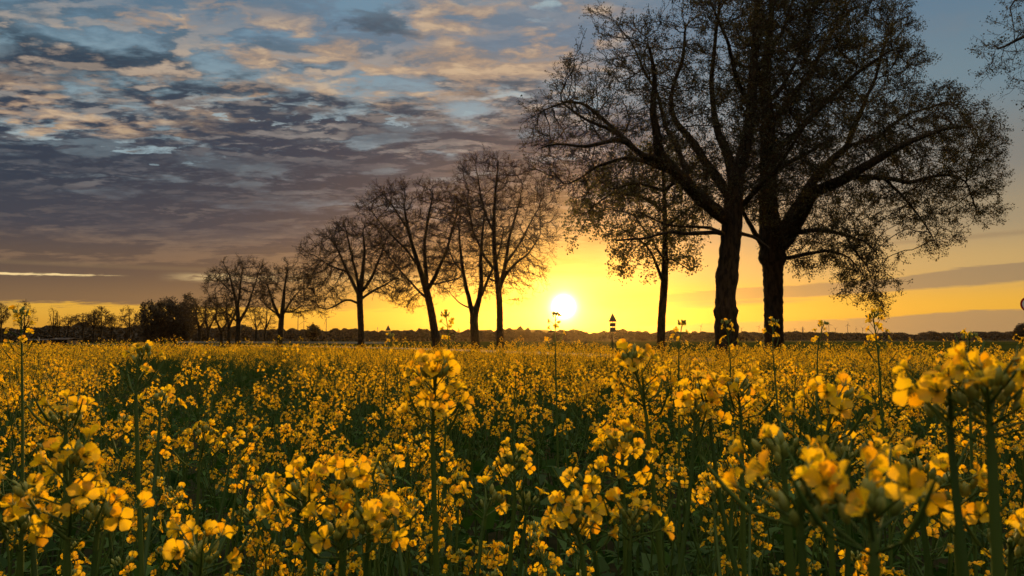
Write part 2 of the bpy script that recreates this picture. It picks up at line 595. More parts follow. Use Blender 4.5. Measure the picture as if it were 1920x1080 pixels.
def grid_ground():
    a = Acc()
    xs = np.concatenate([-np.geomspace(5500, 20, 40), np.linspace(-16, 16, 17), np.geomspace(20, 5500, 40)])
    ys = np.concatenate([[-200, -60, -20], np.linspace(-5, 60, 30), np.geomspace(70, 5500, 60)])
    XX, YY = np.meshgrid(xs, ys)
    rr = np.hypot(XX, YY)
    az = np.degrees(np.arctan2(XX, YY))
    # a long low ridge behind the hedges, higher to the left
    prof = 11.0 + 7.0 * np.exp(-((az + 5) / 14.0) ** 2) + 5.0 * np.sin(az * 0.35 + 1.0) + 2.0 * np.sin(az * 0.9)
    k = np.clip((rr - 900) / 900, 0, 1)
    k = k * k * (3 - 2 * k)
    ZZ = np.maximum(prof, 3) * k
    V = np.stack([XX, YY, ZZ], -1).reshape(-1, 3)
    ny, nx = XX.shape
    i = (np.arange(ny - 1)[:, None] * nx + np.arange(nx - 1)[None]).ravel()
    F = np.stack([i, i + 1, i + nx + 1, i + nx], -1)
    a.add(V, F, 0, True)
    m, nt, b = mat_base('ground', 0.95)
    X.nt = nt
    geo = nt.nodes.new("ShaderNodeNewGeometry")
    pos = geo.outputs['Position']
    sp = nt.nodes.new("ShaderNodeSeparateXYZ")
    nt.links.new(pos, sp.inputs[0])
    n1 = noise(pos, 0.02, 4, 0.6)
    n2 = noise(pos, 1.5, 6, 0.7)
    grass = ramp(n2 * 0.6 + n1 * 0.4, [(0.35, (0.020, 0.026, 0.005)), (0.65, (0.042, 0.046, 0.010))])
    farc = ramp(n1, [(0.40, (0.060, 0.042, 0.018)), (0.60, (0.085, 0.070, 0.028))])
    col = cmix(sstep(X(sp.outputs[1]), 280, 420), grass, farc)
    nt.links.new(col, b.inputs['Base Color'])
    b.inputs['Specular IOR Level'].default_value = 0.0
    o = a.obj('ground', m)
    tag(o, kind='structure')


grid_ground()
M_soil = mat_noise('field_soil', (0.012, 0.016, 0.006), (0.030, 0.028, 0.012), 6.0, 0.95, spec=0.05)
# field edge as seen along the verge
FIELD = [(-90, -6), (60, -6), (40, 9), (24, 13.5), (10, 17), (0, 22), (-12, 29), (-60, 40), (-90, 42)]
sheet('field_soil', FIELD, 0.004, M_soil)
M_asph = mat_noise('asphalt', (0.045, 0.043, 0.042), (0.062, 0.060, 0.058), 3.0, 0.85)
M_line = mat_noise('road_paint', (0.55, 0.54, 0.50), (0.68, 0.66, 0.62), 8.0, 0.7)


def strip(name, pts, w, z, mat):
    P = np.array(pts, float)
    T = norm(np.gradient(P, axis=0))
    N = np.stack([-T[:, 1], T[:, 0]], -1)
    L, Rr = P + N * w / 2, P - N * w / 2
    V = np.concatenate([np.c_[L, np.full(len(L), z)], np.c_[Rr, np.full(len(L), z)]])
    n = len(P)
    i = np.arange(n - 1)
    F = np.stack([i, i + n, i + n + 1, i + 1], -1)
    a = Acc()
    a.add(V, F)
    return tag(a.obj(name, mat), kind='structure')


ROAD = [(30, 6), (21, 30), (8, 62), (-6, 92), (-24, 122), (-52, 150), (-100, 185), (-170, 225), (-300, 280)]
_t = np.linspace(0, len(ROAD) - 1, 60)
ROADP = np.stack([np.interp(_t, range(len(ROAD)), [p[k] for p in ROAD]) for k in (0, 1)], -1)
for _ in range(6):
    ROADP[1:-1] = (ROADP[:-2] + ROADP[1:-1] * 2 + ROADP[2:]) / 4
strip('road', ROADP, 6.0, 0.008, M_asph)
strip('road_marking', ROADP, 0.14, 0.012, M_line)

# ------------------------------------------------------------------ woods and hedges along the horizon (one mass each)
def belt(name, label, prof, D, depth, n, size, mat, seed, vbase=638):
    """prof: (u, v_top) along the photo, standing D metres away"""
    rng = np.random.default_rng(seed)
    us = np.array([p[0] for p in prof], float)
    vt = np.array([p[1] for p in prof], float)
    u = rng.uniform(us[0], us[-1], n)
    v_top = np.interp(u, us, vt)
    jitter = np.interp(u, np.arange(us[0] - 40, us[-1] + 40, 7), rng.normal(0, 2.2, len(np.arange(us[0] - 40, us[-1] + 40, 7))))
    h = (635 - v_top + jitter) / FPX * D + CAM_H
    q = rng.uniform(0, 1, n) ** 0.6
    dd = D + rng.uniform(-0.5, 0.5, n) * depth * np.sqrt(1.02 - q)
    x = (u - 960) / FPX * D / math.cos(PITCH)
    z = q * h
    pos = np.stack([x, dd, z], -1)
    a = Acc()
    V = np.array([[-0.5, -0.5, 0], [0.5, -0.35, 0.05], [0.4, 0.5, 0], [-0.35, 0.45, -0.05]])
    sz = size * rng.uniform(0.5, 1.3, n) * (1.15 - 0.5 * q)
    inst(V, np.array([[0, 1, 2, 3]]), pos, frames(rand_dirs(rng, n), rng, scale=sz), a)
    # dense bottom of trunks and undergrowth
    cu = np.arange(us[0], us[-1], 4.0)
    ch = ((635 - np.interp(cu, us, vt)) / FPX * D + CAM_H) * 0.3
    cx = (cu - 960) / FPX * D
    sec = [(-0.35, 0.0), (-0.3, 0.7), (0.0, 1.0), (0.3, 0.7), (0.35, 0.0)]
    VV = np.array([[[cx[i], D + s[0] * depth * rng.uniform(0.8, 1.2), max(0.0, s[1] * ch[i] * rng.uniform(0.8, 1.1))] for s in sec] for i in range(len(cu))])
    k = len(sec)
    i = (np.arange(len(cu) - 1)[:, None] * k + np.arange(k - 1)[None]).ravel()
    a.add(VV.reshape(-1, 3), np.stack([i, i + 1, i + k + 1, i + k], -1), 0, False)
    o = a.obj(name, mat)
    tag(o, label, 'trees', kind='stuff')
    return o


belt('distant_wood', 'dark wood massed along the horizon at the far left',
     [(-250, 622), (-60, 620), (0, 619), (40, 617), (70, 616), (110, 612), (150, 608), (185, 611), (215, 616), (240, 616), (270, 614), (300, 612), (345, 617), (380, 620)],
     330, 30, 60000, 0.9, M_wood_far, 11)
belt('distant_hedgerow', 'low brown hedgerow below the wind turbines left of the sun',
     [(330, 619), (400, 617), (455, 611), (480, 618), (520, 620), (560, 618), (590, 622), (640, 619), (700, 622), (760, 620), (830, 619), (880, 621), (940, 620), (975, 617), (1010, 621), (1060, 624), (1100, 622)],
     420, 30, 70000, 0.8, M_wood_far, 12)
belt('hedge_line', 'long low hedge line across the fields right of the sun',
     [(1040, 622), (1062, 618), (1075, 616), (1095, 621), (1110, 624), (1140, 620), (1165, 617), (1180, 621), (1230, 623), (1300, 622), (1400, 624), (1480, 624), (1500, 622), (1530, 625), (1600, 624), (1700, 626), (1780, 625), (1830, 623), (1880, 624), (1930, 622), (2200, 622)],
     560, 40, 80000, 0.95, M_wood_far, 13)

# ------------------------------------------------------------------ trees
def pt(u, v, D, dy=0.0):
    return at(u, v, D + dy)


def resample(P, step):
    P = np.asarray(P, float)
    d = np.r_[0, np.cumsum(np.linalg.norm(np.diff(P[:, :3], axis=0), axis=1))]
    n = max(2, int(round(d[-1] / step)) + 1)
    t = np.linspace(0, d[-1], n)
    return np.stack([np.interp(t, d, P[:, k]) for k in range(P.shape[1])], -1)


def in_poly(u, v, poly):
    P = np.array(poly, float)
    x0, y0 = P[:, 0], P[:, 1]
    x1, y1 = np.roll(x0, -1), np.roll(y0, -1)
    c = np.zeros(len(u), bool)
    for a, b, c1, d in zip(x0, y0, x1, y1):
        if b == d:
            continue
        hit = ((b > v) != (d > v)) & (u < (c1 - a) * (v - b) / (d - b) + a)
        c ^= hit
    return c


def poly_dist(u, v, poly):
    P = np.array(poly, float)
    Q = np.roll(P, -1, axis=0)
    best = np.full(len(u), 1e9)
    for (ax, ay), (bx, by) in zip(P, Q):
        L = max((bx - ax) ** 2 + (by - ay) ** 2, 1e-6)
        t = np.clip(((u - ax) * (bx - ax) + (v - ay) * (by - ay)) / L, 0, 1)
        best = np.minimum(best, np.hypot(u - ax - t * (bx - ax), v - ay - t * (by - ay)))
    return best


def crown_points(rng, poly, D, n, rdepth, shell=0.0, dyc=0.0):
    P = np.array(poly, float)
    lo, hi = P.min(0), P.max(0)
    out = np.zeros((0, 3))
    dm = None
    while len(out) < n:
        u = rng.uniform(lo[0], hi[0], n * 2)
        v = rng.uniform(lo[1], hi[1], n * 2)
        k = in_poly(u, v, poly)
        u, v = u[k], v[k]
        d = poly_dist(u, v, poly)
        if dm is None:
            dm = d.max()
        q = np.clip(d / dm, 0, 1)
        half = rdepth * np.sqrt(np.clip(1 - (1 - q) ** 2, 0.02, 1))
        dy = half * rng.uniform(-1, 1, len(u)) + dyc
        a = (u - 960) / FPX
        b = (540 - v) / FPX
        dirs = np.stack([a, math.cos(PITCH) - b * math.sin(PITCH), math.sin(PITCH) + b * math.cos(PITCH)], -1)
        pts = np.array([0, 0, CAM_H]) + dirs * ((D + dy) / dirs[:, 1])[:, None]
        out = np.concatenate([out, pts])
    return out[:n]


def colonize(rng, nodes, parents, att, step, infl, kill, iters, wob=0.25, droop=0.0):
    nodes = [np.array(p) for p in nodes]
    N = np.array(nodes)
    parents = list(parents)
    A = att.copy()
    nd = np.full(len(A), 1e9)
    ni = np.zeros(len(A), int)

    def upd(start):
        new = N[start:]
        for c in range(0, len(new), 400):
            d = np.linalg.norm(A[:, None] - new[None, c:c + 400], axis=2)
            j = d.argmin(1)
            dd = d[np.arange(len(A)), j]
            m = dd < nd
            nd[m] = dd[m]
            ni[m] = j[m] + start + c
    upd(0)
    for it in range(iters):
        keep = nd > kill
        A, nd, ni = A[keep], nd[keep], ni[keep]
        if len(A) == 0:
            break
        m = nd < infl
        if not m.any():
            infl *= 1.4
            continue
        dirs = norm(A[m] - N[ni[m]])
        S = np.zeros((len(N), 3))
        np.add.at(S, ni[m], dirs)
        idx = np.unique(ni[m])
        d = norm(norm(S[idx]) + wob * rng.standard_normal((len(idx), 3)) + np.array([0, 0, -droop]))
        newp = N[idx] + d * step
        s0 = len(N)
        N = np.concatenate([N, newp])
        parents.extend(idx.tolist())
        upd(s0)
    return N, np.array(parents)


def build_tree(name, label, D, trunk, limbs, crown, natt, step, twig, leafmat, seed, cat='tree', group=None,
               rdepth=None, leaves=6, leaf=0.06, twiglen=0.5, tipr=0.006, droop=0.0, ntwig=2.0, exp_=2.0, minr=0.0,
               hang=0.0, wob=0.25, knots=(), fuzz=1.0, leafx=None):
    """trunk, limbs: lists of (u, v, dy, r); crown: outline polygon (photo directions)"""
    rng = np.random.default_rng(seed)
    bu = trunk[0][0]
    base = np.array([(bu - 960) / FPX * D, D, 0.0])
    polys = [trunk] + list(limbs)
    guides = []
    for gi, g in enumerate(polys):
        g = [(p + (None,))[:4] for p in g]
        P = []
        for (u, v, dy, r) in g:
            q = pt(u, v, D, dy)
            P.append([q[0], q[1], q[2], r])
        P = np.array(P)
        if gi == 0:
            P[0, :3] = base + np.array([0, 0, -0.1])
        P = resample(P, step)
        guides.append(P)
    # gentle wobble of limbs
    nodes, parents, grad = [], [], []
    ends = []
    for gi, P in enumerate(guides):
        if gi > 0:
            w = np.cumsum(rng.standard_normal((len(P), 3)) * step * 0.06, axis=0)
            w -= w[0]
            w[:, 1] += np.linspace(0, 1, len(P)) * 0
            P[:, :3] += w
            N = np.array(nodes)
            # attach to the nearest node already built
            j = int(np.linalg.norm(N - P[0, :3], axis=1).argmin())
            par = j
            P = P[1:] if np.linalg.norm(N[j] - P[0, :3]) < step * 0.9 else P
        else:
            par = -1
        for k in range(len(P)):
            nodes.append(P[k, :3])
            grad.append(P[k, 3])
            parents.append(par)
            par = len(nodes) - 1
    ng = len(nodes)
    grad = np.array(grad)
    ztr = guides[0][:, 2]
    rd = rdepth if rdepth else 3.0
    att = crown_points(rng, crown, D, int(natt * 1.9), rd)
    # gather the sprays into clumps so sky shows between them
    kk = norm(rng.standard_normal((7, 3))) * (rng.uniform(1.0, 2.6, 7) * 2 * math.pi / (rd * 1.1))[:, None]
    dens = np.sin(att @ kk.T + rng.uniform(0, 6.28, 7)).sum(1)
    att = att[np.argsort(-(dens + rng.standard_normal(len(att)) * 1.1))[:natt]]
    # only the upper part of the trunk may sprout
    N, par = colonize(rng, nodes, parents, att, step, step * 9, step * 1.35, 90, wob, droop)
    n = len(N)
    ch = [[] for _ in range(n)]
    for i in range(1, n):
        if par[i] >= 0:
            ch[par[i]].append(i)
    rad = np.zeros(n)
    order = list(range(n))
    for i in reversed(order):
        if not ch[i]:
            rad[i] = tipr
        else:
            rad[i] = (sum(rad[c] ** exp_ for c in ch[i])) ** (1 / exp_)
    for i in range(ng):
        rad[i] = max(min(rad[i], grad[i] * 1.0), grad[i] * 0.92)
    # children never thicker than parents (beyond the guides)
    for i in range(1, n):
        if par[i] >= 0 and i >= ng:
            rad[i] = min(rad[i], rad[par[i]] * 0.97)
    rad = np.maximum(rad, minr)
    # chains
    woody = Acc()
    fine = Acc()
    done = np.zeros(n, bool)
    starts = [(0, -1)]
    while starts:
        s0, p0 = starts.pop()
        chain = [] if p0 < 0 else [p0]
        cur = s0
        while True:
            chain.append(cur)
            done[cur] = True
            cs = ch[cur]
            if not cs:
                break
            if cur < ng and any(c < ng and par[c] == cur and c == cur + 1 for c in cs):
                nxt = cur + 1
            else:
                nxt = max(cs, key=lambda c: rad[c])
            for c in cs:
                if c != nxt:
                    starts.append((c, cur))
            cur = nxt
        P = N[chain]
        r = rad[chain].copy()
        if p0 >= 0:
            r[0] = min(r[1] * 1.25, rad[p0])
        if len(P) < 2:
            continue
        if len(P) > 2:
            P = P.copy()
            P[1:-1] = P[1:-1] * 0.6 + (P[:-2] + P[2:]) * 0.2
        rm = r.max()
        if rm > 0.22:
            # bark relief: denser rings
            k = max(2, int(step / 0.12))
            t = np.linspace(0, len(P) - 1, (len(P) - 1) * k + 1)
            P = np.stack([np.interp(t, np.arange(len(chain)), P[:, c]) for c in range(3)], -1)
            r = np.interp(t, np.arange(len(chain)), r)
            for (kz, kr, kw) in knots:
                if p0 < 0:
                    r = r * (1 + kr * np.exp(-((P[:, 2] - kz) / kw) ** 2))
            if p0 < 0:
                r = r * (1 + 0.45 * np.exp(-np.maximum(P[:, 2], 0) / 0.35))
            tube(P, r, 18, woody, 0, True, 0.035, rng)
        elif rm > 0.05:
            tube(P, r, 8, woody, 0, True, 0.04, rng)
        elif rm > 0.02:
            tube(P, r, 5, woody, 0, True)
        else:
            tube(P, r, 3, fine, 0, True)
    # twigs and leaves
    cand = np.where(rad[ng:] < max(0.035, tipr * 5))[0] + ng
    cnt = rng.poisson(ntwig, len(cand))
    cnt = np.maximum(cnt, np.array([1 if not ch[i] else 0 for i in cand]) * 2)
    src = np.repeat(cand, cnt)
    if len(src):
        pp = par[src]
        D0 = norm(N[src] - N[np.maximum(pp, 0)])
        ctr = att.mean(0)
        outw = norm(N[src] - ctr)
        d = norm(D0 * 0.8 + outw * 0.6 + rng.standard_normal((len(src), 3)) * 0.55 + np.array([0, 0, 0.12 - hang]))
        t = rng.uniform(0, 1, len(src))[:, None]
        p0 = N[src] * t + N[np.maximum(pp, 0)] * (1 - t)
        L = twiglen * rng.uniform(0.4, 1.25, len(src))
        r0 = np.minimum(tipr, rad[src])
        b = rng.standard_normal((len(src), 3)) * 0.22 + np.array([0, 0, 0.15 - hang])
        p1 = p0 + d * (L * 0.4)[:, None]
        d1 = norm(d + b)
        p2 = p1 + d1 * (L * 0.35)[:, None]
        d2 = norm(d1 + b * 0.8 + rng.standard_normal((len(src), 3)) * 0.25)
        p3 = p2 + d2 * (L * 0.25)[:, None]
        prisms(p0, p1, r0, r0 * 0.8, fine)
        prisms(p1, p2, r0 * 0.8, r0 * 0.6, fine)
        prisms(p2, p3, r0 * 0.6, r0 * 0.4, fine)
        # side twigs
        ns = 2 if fuzz >= 1 else 1
        tips = [p3, p2]
        for q in range(ns):
            for (a0, dd) in ((p1, d1), (p2, d2)):
                sd = norm(dd + rng.standard_normal((len(src), 3)) * 0.7)
                e = a0 + sd * (L * rng.uniform(0.2, 0.45, len(src)))[:, None]
                prisms(a0, e, r0 * 0.6, r0 * 0.4, fine)
                tips.append(e)
        tips = np.concatenate(tips)
        if leaves > 0:
            nl = rng.poisson(leaves / 2.0 * (np.interp(tips[:, 0], *leafx) if leafx else 1.0), len(tips))
            lp = np.repeat(tips, nl, axis=0)
            lp = lp + rng.standard_normal(lp.shape) * leaf * 1.1
            LV = np.array([[-0.12, 0, 0], [0.5, -0.42, 0.10], [1.0, 0.0, -0.05], [0.5, 0.42, 0.10]])
            # clumps: leaf quads of uneven size
            inst(LV, np.array([[0, 1, 2, 3]]), lp, frames(rand_dirs(rng, len(lp)), rng, scale=leaf * rng.uniform(0.6, 1.5, len(lp))), fine, 1)
    root = thing(name, base, label, cat, group)
    inv = -base
    for acc, nm, ms in ((woody, 'trunk', [M_bark]), (fine, 'crown', [M_twig, leafmat])):
        if acc.n == 0:
            continue
        acc.v = [v + inv for v in acc.v]
        acc.obj(nm, ms, root)
    return root


OAK = 'oak trees of the avenue'
AV = 'roadside trees of the avenue'
# the two big oaks
build_tree('oak_tree', 'big dark oak with a knobbly trunk and wide half-bare crown, right of the sun', 30,
    [(1363, 700, 0, .50), (1363, 640, 0, .49), (1361, 600, 0, .47), (1360, 560, 0, .44), (1367, 480, 0, .44), (1372, 430, 0, .45), (1375, 385, 0, .43), (1380, 340, 0, .34), (1393, 290, 0, .30), (1405, 240, 0, .26), (1410, 180, 0, .23), (1415, 100, 0, .18), (1420, 0, 0, .12), (1415, -80, 0, .06)],
    [[(1372, 415, 0, .34), (1352, 403, -.3, .32), (1313, 376, -.8, .28), (1291, 350, -1.2, .27), (1272, 333, -1.5, .26), (1249, 311, -1.9, .25), (1233, 292, -2.2, .22), (1230, 255, -2.4, .18), (1218, 210, -2.6, .14), (1226, 150, -2.8, .10), (1215, 90, -3, .05)],
     [(1291, 345, -1.1, .15), (1283, 311, -.8, .14), (1272, 275, -.4, .12), (1252, 240, 0, .10), (1240, 180, .4, .07), (1200, 100, .8, .04)],
     [(1249, 311, -1.9, .17), (1222, 300, -1.6, .15), (1197, 286, -1.2, .13), (1175, 262, -1, .11), (1140, 240, -.8, .09), (1100, 225, -.5, .06), (1050, 190, -.2, .04)],
     [(1233, 300, -2, .15), (1205, 290, -2.5, .13), (1172, 256, -3, .11), (1145, 262, -3.2, .09), (1109, 272, -3.4, .07), (1060, 268, -3.5, .05), (1024, 276, -3.6, .03)],
     [(1175, 262, -1, .09), (1128, 222, -.2, .08), (1098, 196, .4, .07), (1061, 189, .8, .045), (1010, 215, 1, .03)],
     [(1261, 325, -1.7, .12), (1209, 302, -.6, .10), (1165, 296, 0, .085), (1109, 315, .4, .06), (1091, 333, .6, .045), (1050, 352, .8, .03)],
     [(1270, 340, -1.4, .09), (1240, 360, .4, .07), (1190, 345, 1.5, .05), (1140, 360, 2, .035)],
     [(1370, 375, 0, .24), (1347, 335, .4, .22), (1330, 311, .8, .20), (1316, 292, 1.1, .19), (1299, 267, 1.4, .17), (1286, 248, 1.6, .15), (1265, 222, 1.8, .13), (1262, 170, 2, .10), (1285, 110, 2.2, .08), (1290, 50, 2.3, .05)],
     [(1376, 350, 0, .26), (1372, 311, .5, .24), (1361, 278, .9, .2), (1347, 250, 1.2, .17), (1341, 217, 1.3, .14), (1332, 150, 1.2, .11), (1338, 60, 1, .08), (1350, -50, 1, .04)],
     [(1388, 390, 0, .14), (1416, 358, -.8, .12), (1450, 330, -1.6, .10), (1480, 290, -2.4, .08), (1515, 240, -3, .05)],
     [(1403, 250, 0, .15), (1430, 210, .8, .12), (1470, 160, 1.6, .09), (1510, 90, 2.2, .05)],
     [(1408, 200, 0, .12), (1380, 150, -1.4, .10), (1365, 80, -2.4, .07), (1330, 0, -3, .04)],
     [(1360, 437, 0, .11), (1340, 436, -.5, .10), (1313, 437, -1, .09), (1263, 434, -2, .07), (1216, 443, -3, .05), (1150, 450, -3.4, .03)],
     [(1360, 437, 0, .08), (1330, 427, .4, .07), (1255, 427, 1.2, .05), (1200, 400, 1.8, .03)],
     [(1378, 437, 0, .10), (1391, 438, -.4, .09), (1419, 447, -1, .07), (1440, 470, -1.4, .04)]],
    [(960, 240), (985, 190), (1030, 165), (1050, 110), (1100, 92), (1092, 40), (1105, 8), (1150, 30), (1180, 20), (1240, 18), (1275, -60), (1390, -130), (1560, -80), (1600, 0), (1620, 120), (1590, 240), (1530, 330), (1440, 380), (1380, 400), (1310, 425), (1250, 400), (1180, 420), (1120, 400), (1080, 375), (1030, 362), (1000, 332), (975, 292)],
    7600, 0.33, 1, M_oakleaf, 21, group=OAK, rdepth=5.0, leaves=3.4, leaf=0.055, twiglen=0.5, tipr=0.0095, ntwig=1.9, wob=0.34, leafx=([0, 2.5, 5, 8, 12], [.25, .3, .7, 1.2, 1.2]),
    knots=((3.9, .16, .22), (2.5, .22, .14), (1.8, .12, .2)))

build_tree('oak_tree', 'leafy oak with a straight thick trunk and drooping outer boughs, rightmost trunk in view', 35,
    [(1451, 690, 0, .50), (1451, 640, 0, .48), (1450, 560, 0, .47), (1449, 500, 0, .52), (1448, 470, 0, .66), (1446, 440, 0, .62), (1441, 400, 0, .50), (1440, 350, 0, .44), (1440, 290, 0, .40), (1440, 230, 0, .34), (1434, 150, 0, .26), (1445, 50, 0, .18), (1450, -50, 0, .08)],
    [[(1460, 462, 0, .40), (1478, 446, -.5, .38), (1492, 420, -1, .34), (1512, 385, -1.6, .31), (1530, 358, -2.2, .28), (1569, 345, -2.8, .25), (1600, 328, -3.3, .22), (1640, 306, -3.6, .19), (1680, 286, -3.8, .16), (1707, 274, -4, .13), (1760, 255, -4, .09), (1820, 245, -4, .05)],
     [(1455, 455, 0, .33), (1480, 415, .6, .31), (1503, 375, 1.1, .28), (1524, 335, 1.5, .25), (1559, 296, 1.9, .21), (1589, 274, 2.2, .18), (1597, 240, 2.4, .15), (1614, 200, 2.6, .12), (1640, 140, 2.8, .08), (1660, 60, 3, .05)],
     [(1488, 437, -.4, .14), (1529, 430, -1.4, .12), (1566, 438, -2.2, .09), (1596, 449, -2.5, .07), (1618, 455, -2.8, .045), (1645, 486, -3.1, .022)],
     [(1590, 447, -2.5, .06), (1606, 474, -2.2, .045), (1628, 500, -2.0, .03), (1640, 540, -1.9, .016)],
     [(1470, 486, 0, .12), (1508, 479, -.6, .10), (1548, 470, -1.2, .07), (1590, 480, -1.6, .04), (1620, 520, -1.8, .025)],
     [(1598, 332, -3.2, .13), (1659, 335, -2.6, .11), (1707, 344, -2, .09), (1768, 330, -1.4, .07), (1805, 345, -1, .045), (1818, 385, -.8, .03)],
     [(1660, 335, -2.6, .08), (1690, 370, -2, .06), (1720, 410, -1.6, .04), (1745, 450, -1.4, .025)],
     [(1589, 274, 2.2, .11), (1640, 262, 3, .09), (1700, 215, 3.4, .07), (1780, 190, 3.6, .04)],
     [(1432, 462, 0, .17), (1418, 440, -.6, .14), (1398, 400, -1.4, .10), (1385, 350, -2, .06)],
     [(1440, 250, 0, .20), (1470, 200, 1.2, .17), (1520, 130, 2, .13), (1560, 60, 2.6, .09), (1600, -20, 3, .05)],
     [(1440, 290, 0, .19), (1480, 262, -1.4, .16), (1540, 200, -2.6, .13), (1610, 130, -3.4, .09), (1680, 80, -4, .05)],
     [(1440, 330, 0, .14), (1480, 300, 1.6, .12), (1530, 270, 2.8, .09), (1560, 255, 3.4, .05)],
     [(1436, 200, 0, .14), (1420, 130, -1.6, .12), (1470, 60, -2.6, .08), (1500, -30, -3, .05)]],
    [(1640, -70), (1690, -10), (1730, 60), (1745, 120), (1715, 160), (1770, 152), (1830, 160), (1862, 195), (1878, 240), (1888, 305), (1876, 390), (1862, 432), (1832, 405), (1806, 395), (1802, 448), (1770, 470), (1728, 478), (1708, 425), (1670, 400), (1640, 410), (1668, 462), (1688, 510), (1672, 560), (1652, 592), (1632, 560), (1600, 575), (1572, 540), (1545, 500), (1500, 530), (1478, 500), (1440, 440), (1390, 400), (1375, 300), (1370, 100), (1390, -100), (1520, -160)],
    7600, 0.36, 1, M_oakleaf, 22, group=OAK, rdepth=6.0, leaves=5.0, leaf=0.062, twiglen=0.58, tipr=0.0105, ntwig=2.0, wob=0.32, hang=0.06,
    knots=((5.2, .22, .25),))

build_tree('oak_tree', 'oak standing beyond the right edge, only its twig ends hanging into the top right corner', 29,
    [(2110, 700, 0, .48), (2110, 500, 0, .44), (2105, 350, 0, .38), (2100, 200, 0, .3), (2090, 50, 0, .2), (2080, -100, 0, .1)],
    [[(2105, 380, 0, .22), (2050, 300, -1, .18), (1990, 230, -1.5, .13), (1940, 190, -2, .08), (1915, 200, -2, .04)],
     [(2102, 250, 0, .2), (2040, 130, -.5, .15), (1980, 60, -1, .11), (1920, 60, -1, .07), (1860, 90, -1, .035)],
     [(2102, 250, 0, .2), (2160, 130, .5, .15), (2230, 60, 1, .1)],
     [(2090, 60, 0, .14), (2010, -20, 1, .10), (1930, -20, 1, .06), (1890, 20, 1, .03)]],
    [(1815, 108), (1832, 62), (1872, 36), (1886, -5), (1950, -80), (2100, -170), (2280, -80), (2330, 200), (2200, 380), (2050, 380), (1980, 300), (1925, 250), (1900, 235), (1908, 175), (1868, 165), (1850, 150), (1825, 140)],
    2200, 0.42, 1, M_oakleaf, 23, group=OAK, rdepth=4.5, leaves=2.0, leaf=0.06, twiglen=0.55, tipr=0.0075, ntwig=1.6, wob=0.3)

build_tree('young_maple_tree', 'slender tree with fresh drooping leaves left of the big oak trunk', 48,
    [(1240, 670, 0, .31), (1239, 640, 0, .29), (1241, 590, 0, .27), (1246, 530, 0, .26), (1247, 480, 0, .21), (1247, 420, 0, .18), (1246, 370, 0, .14), (1243, 320, 0, .10), (1240, 270, 0, .05)],
    [[(1243, 530, 0, .13), (1232, 500, -.6, .11), (1222, 478, -1, .09), (1208, 458, -1.4, .06), (1180, 440, -1.8, .04)],
     [(1246, 490, 0, .11), (1232, 470, .6, .09), (1215, 440, 1.2, .07), (1190, 400, 1.6, .04)],
     [(1247, 480, 0, .07), (1270, 490, -.8, .05), (1298, 506, -1.4, .03)],
     [(1247, 430, 0, .09), (1275, 400, .8, .07), (1305, 380, 1.4, .04)],
     [(1247, 400, 0, .10), (1205, 370, -1, .08), (1150, 360, -2, .06), (1105, 390, -2.6, .035)],
     [(1246, 360, 0, .08), (1280, 330, -1, .06), (1310, 310, -1.8, .035)]],
    [(1142, 500), (1150, 462), (1112, 450), (1075, 470), (1062, 430), (1078, 345), (1120, 310), (1180, 288), (1240, 255), (1300, 290), (1335, 340), (1335, 400), (1305, 430), (1315, 480), (1300, 512), (1268, 500), (1230, 490), (1200, 505), (1160, 525)],
    1700, 0.42, 1, M_greenleaf, 24, rdepth=4.2, leaves=3.0, leaf=0.125, twiglen=0.7, tipr=0.012, ntwig=1.8, hang=0.05)

build_tree('ash_tree', 'tall bare tree with a fan of fine upright twigs just left of the sun', 66,
    [(938, 670, 0, .36), (937, 620, 0, .32), (937, 575, 0, .30), (934, 535, 0, .28), (929, 500, 0, .24), (926, 450, 0, .2), (926, 400, 0, .15), (930, 350, 0, .1), (935, 300, 0, .05)],
    [[(936, 545, 0, .19), (948, 515, -.5, .16), (965, 495, -1, .12), (990, 478, -1.5, .07), (1015, 440, -2, .04)],
     [(937, 535, 0, .2), (950, 480, 1, .16), (958, 430, 1.6, .12), (975, 370, 2, .07)],
     [(930, 510, 0, .16), (908, 480, -1, .12), (890, 430, -1.6, .09), (878, 370, -2, .05)],
     [(928, 440, 0, .12), (905, 390, 1.5, .09), (895, 330, 2, .05)],
     [(934, 530, 0, .12), (915, 520, 1.2, .09), (895, 500, 2, .06)],
     [(945, 500, .7, .11), (985, 440, 2, .08), (1010, 390, 2.6, .045)]],
    [(848, 330), (872, 292), (925, 277), (985, 305), (1035, 345), (1050, 400), (1045, 470), (1020, 530), (985, 560), (950, 520), (900, 500), (868, 440), (845, 380)],
    2600, 0.5, 1, M_budleaf, 25, group=AV, rdepth=5, leaves=0.35, leaf=0.07, twiglen=0.95, tipr=0.015, ntwig=2.6)

build_tree('ash_tree', 'bare tree whose short thick trunk forks low into two stems, between two taller trees', 61,
    [(892, 680, 0, .42), (891, 640, 0, .38), (888, 600, 0, .37), (889, 588, 0, .36), (898, 565, 0, .24), (903, 530, 0, .2), (901, 490, 0, .16), (905, 430, 0, .1), (910, 390, 0, .05)],
    [[(888, 596, 0, .26), (879, 568, -.5, .21), (871, 530, -1, .17), (862, 480, -1.5, .12), (856, 420, -1.8, .06)],
     [(902, 560, 0, .14), (915, 525, 1, .12), (935, 480, 1.6, .08), (945, 430, 2, .05)],
     [(868, 510, -1, .1), (850, 490, -.4, .07), (838, 460, 0, .04)],
     [(885, 580, 0, .08), (862, 570, .7, .06), (840, 545, 1, .03)]],
    [(830, 420), (850, 380), (890, 360), (940, 375), (972, 430), (980, 500), (955, 555), (920, 560), (880, 540), (850, 560), (832, 530), (826, 470)],
    1300, 0.45, 1, M_budleaf, 26, group=AV, rdepth=4, leaves=0.8, leaf=0.07, twiglen=0.8, tipr=0.014, ntwig=2.3)

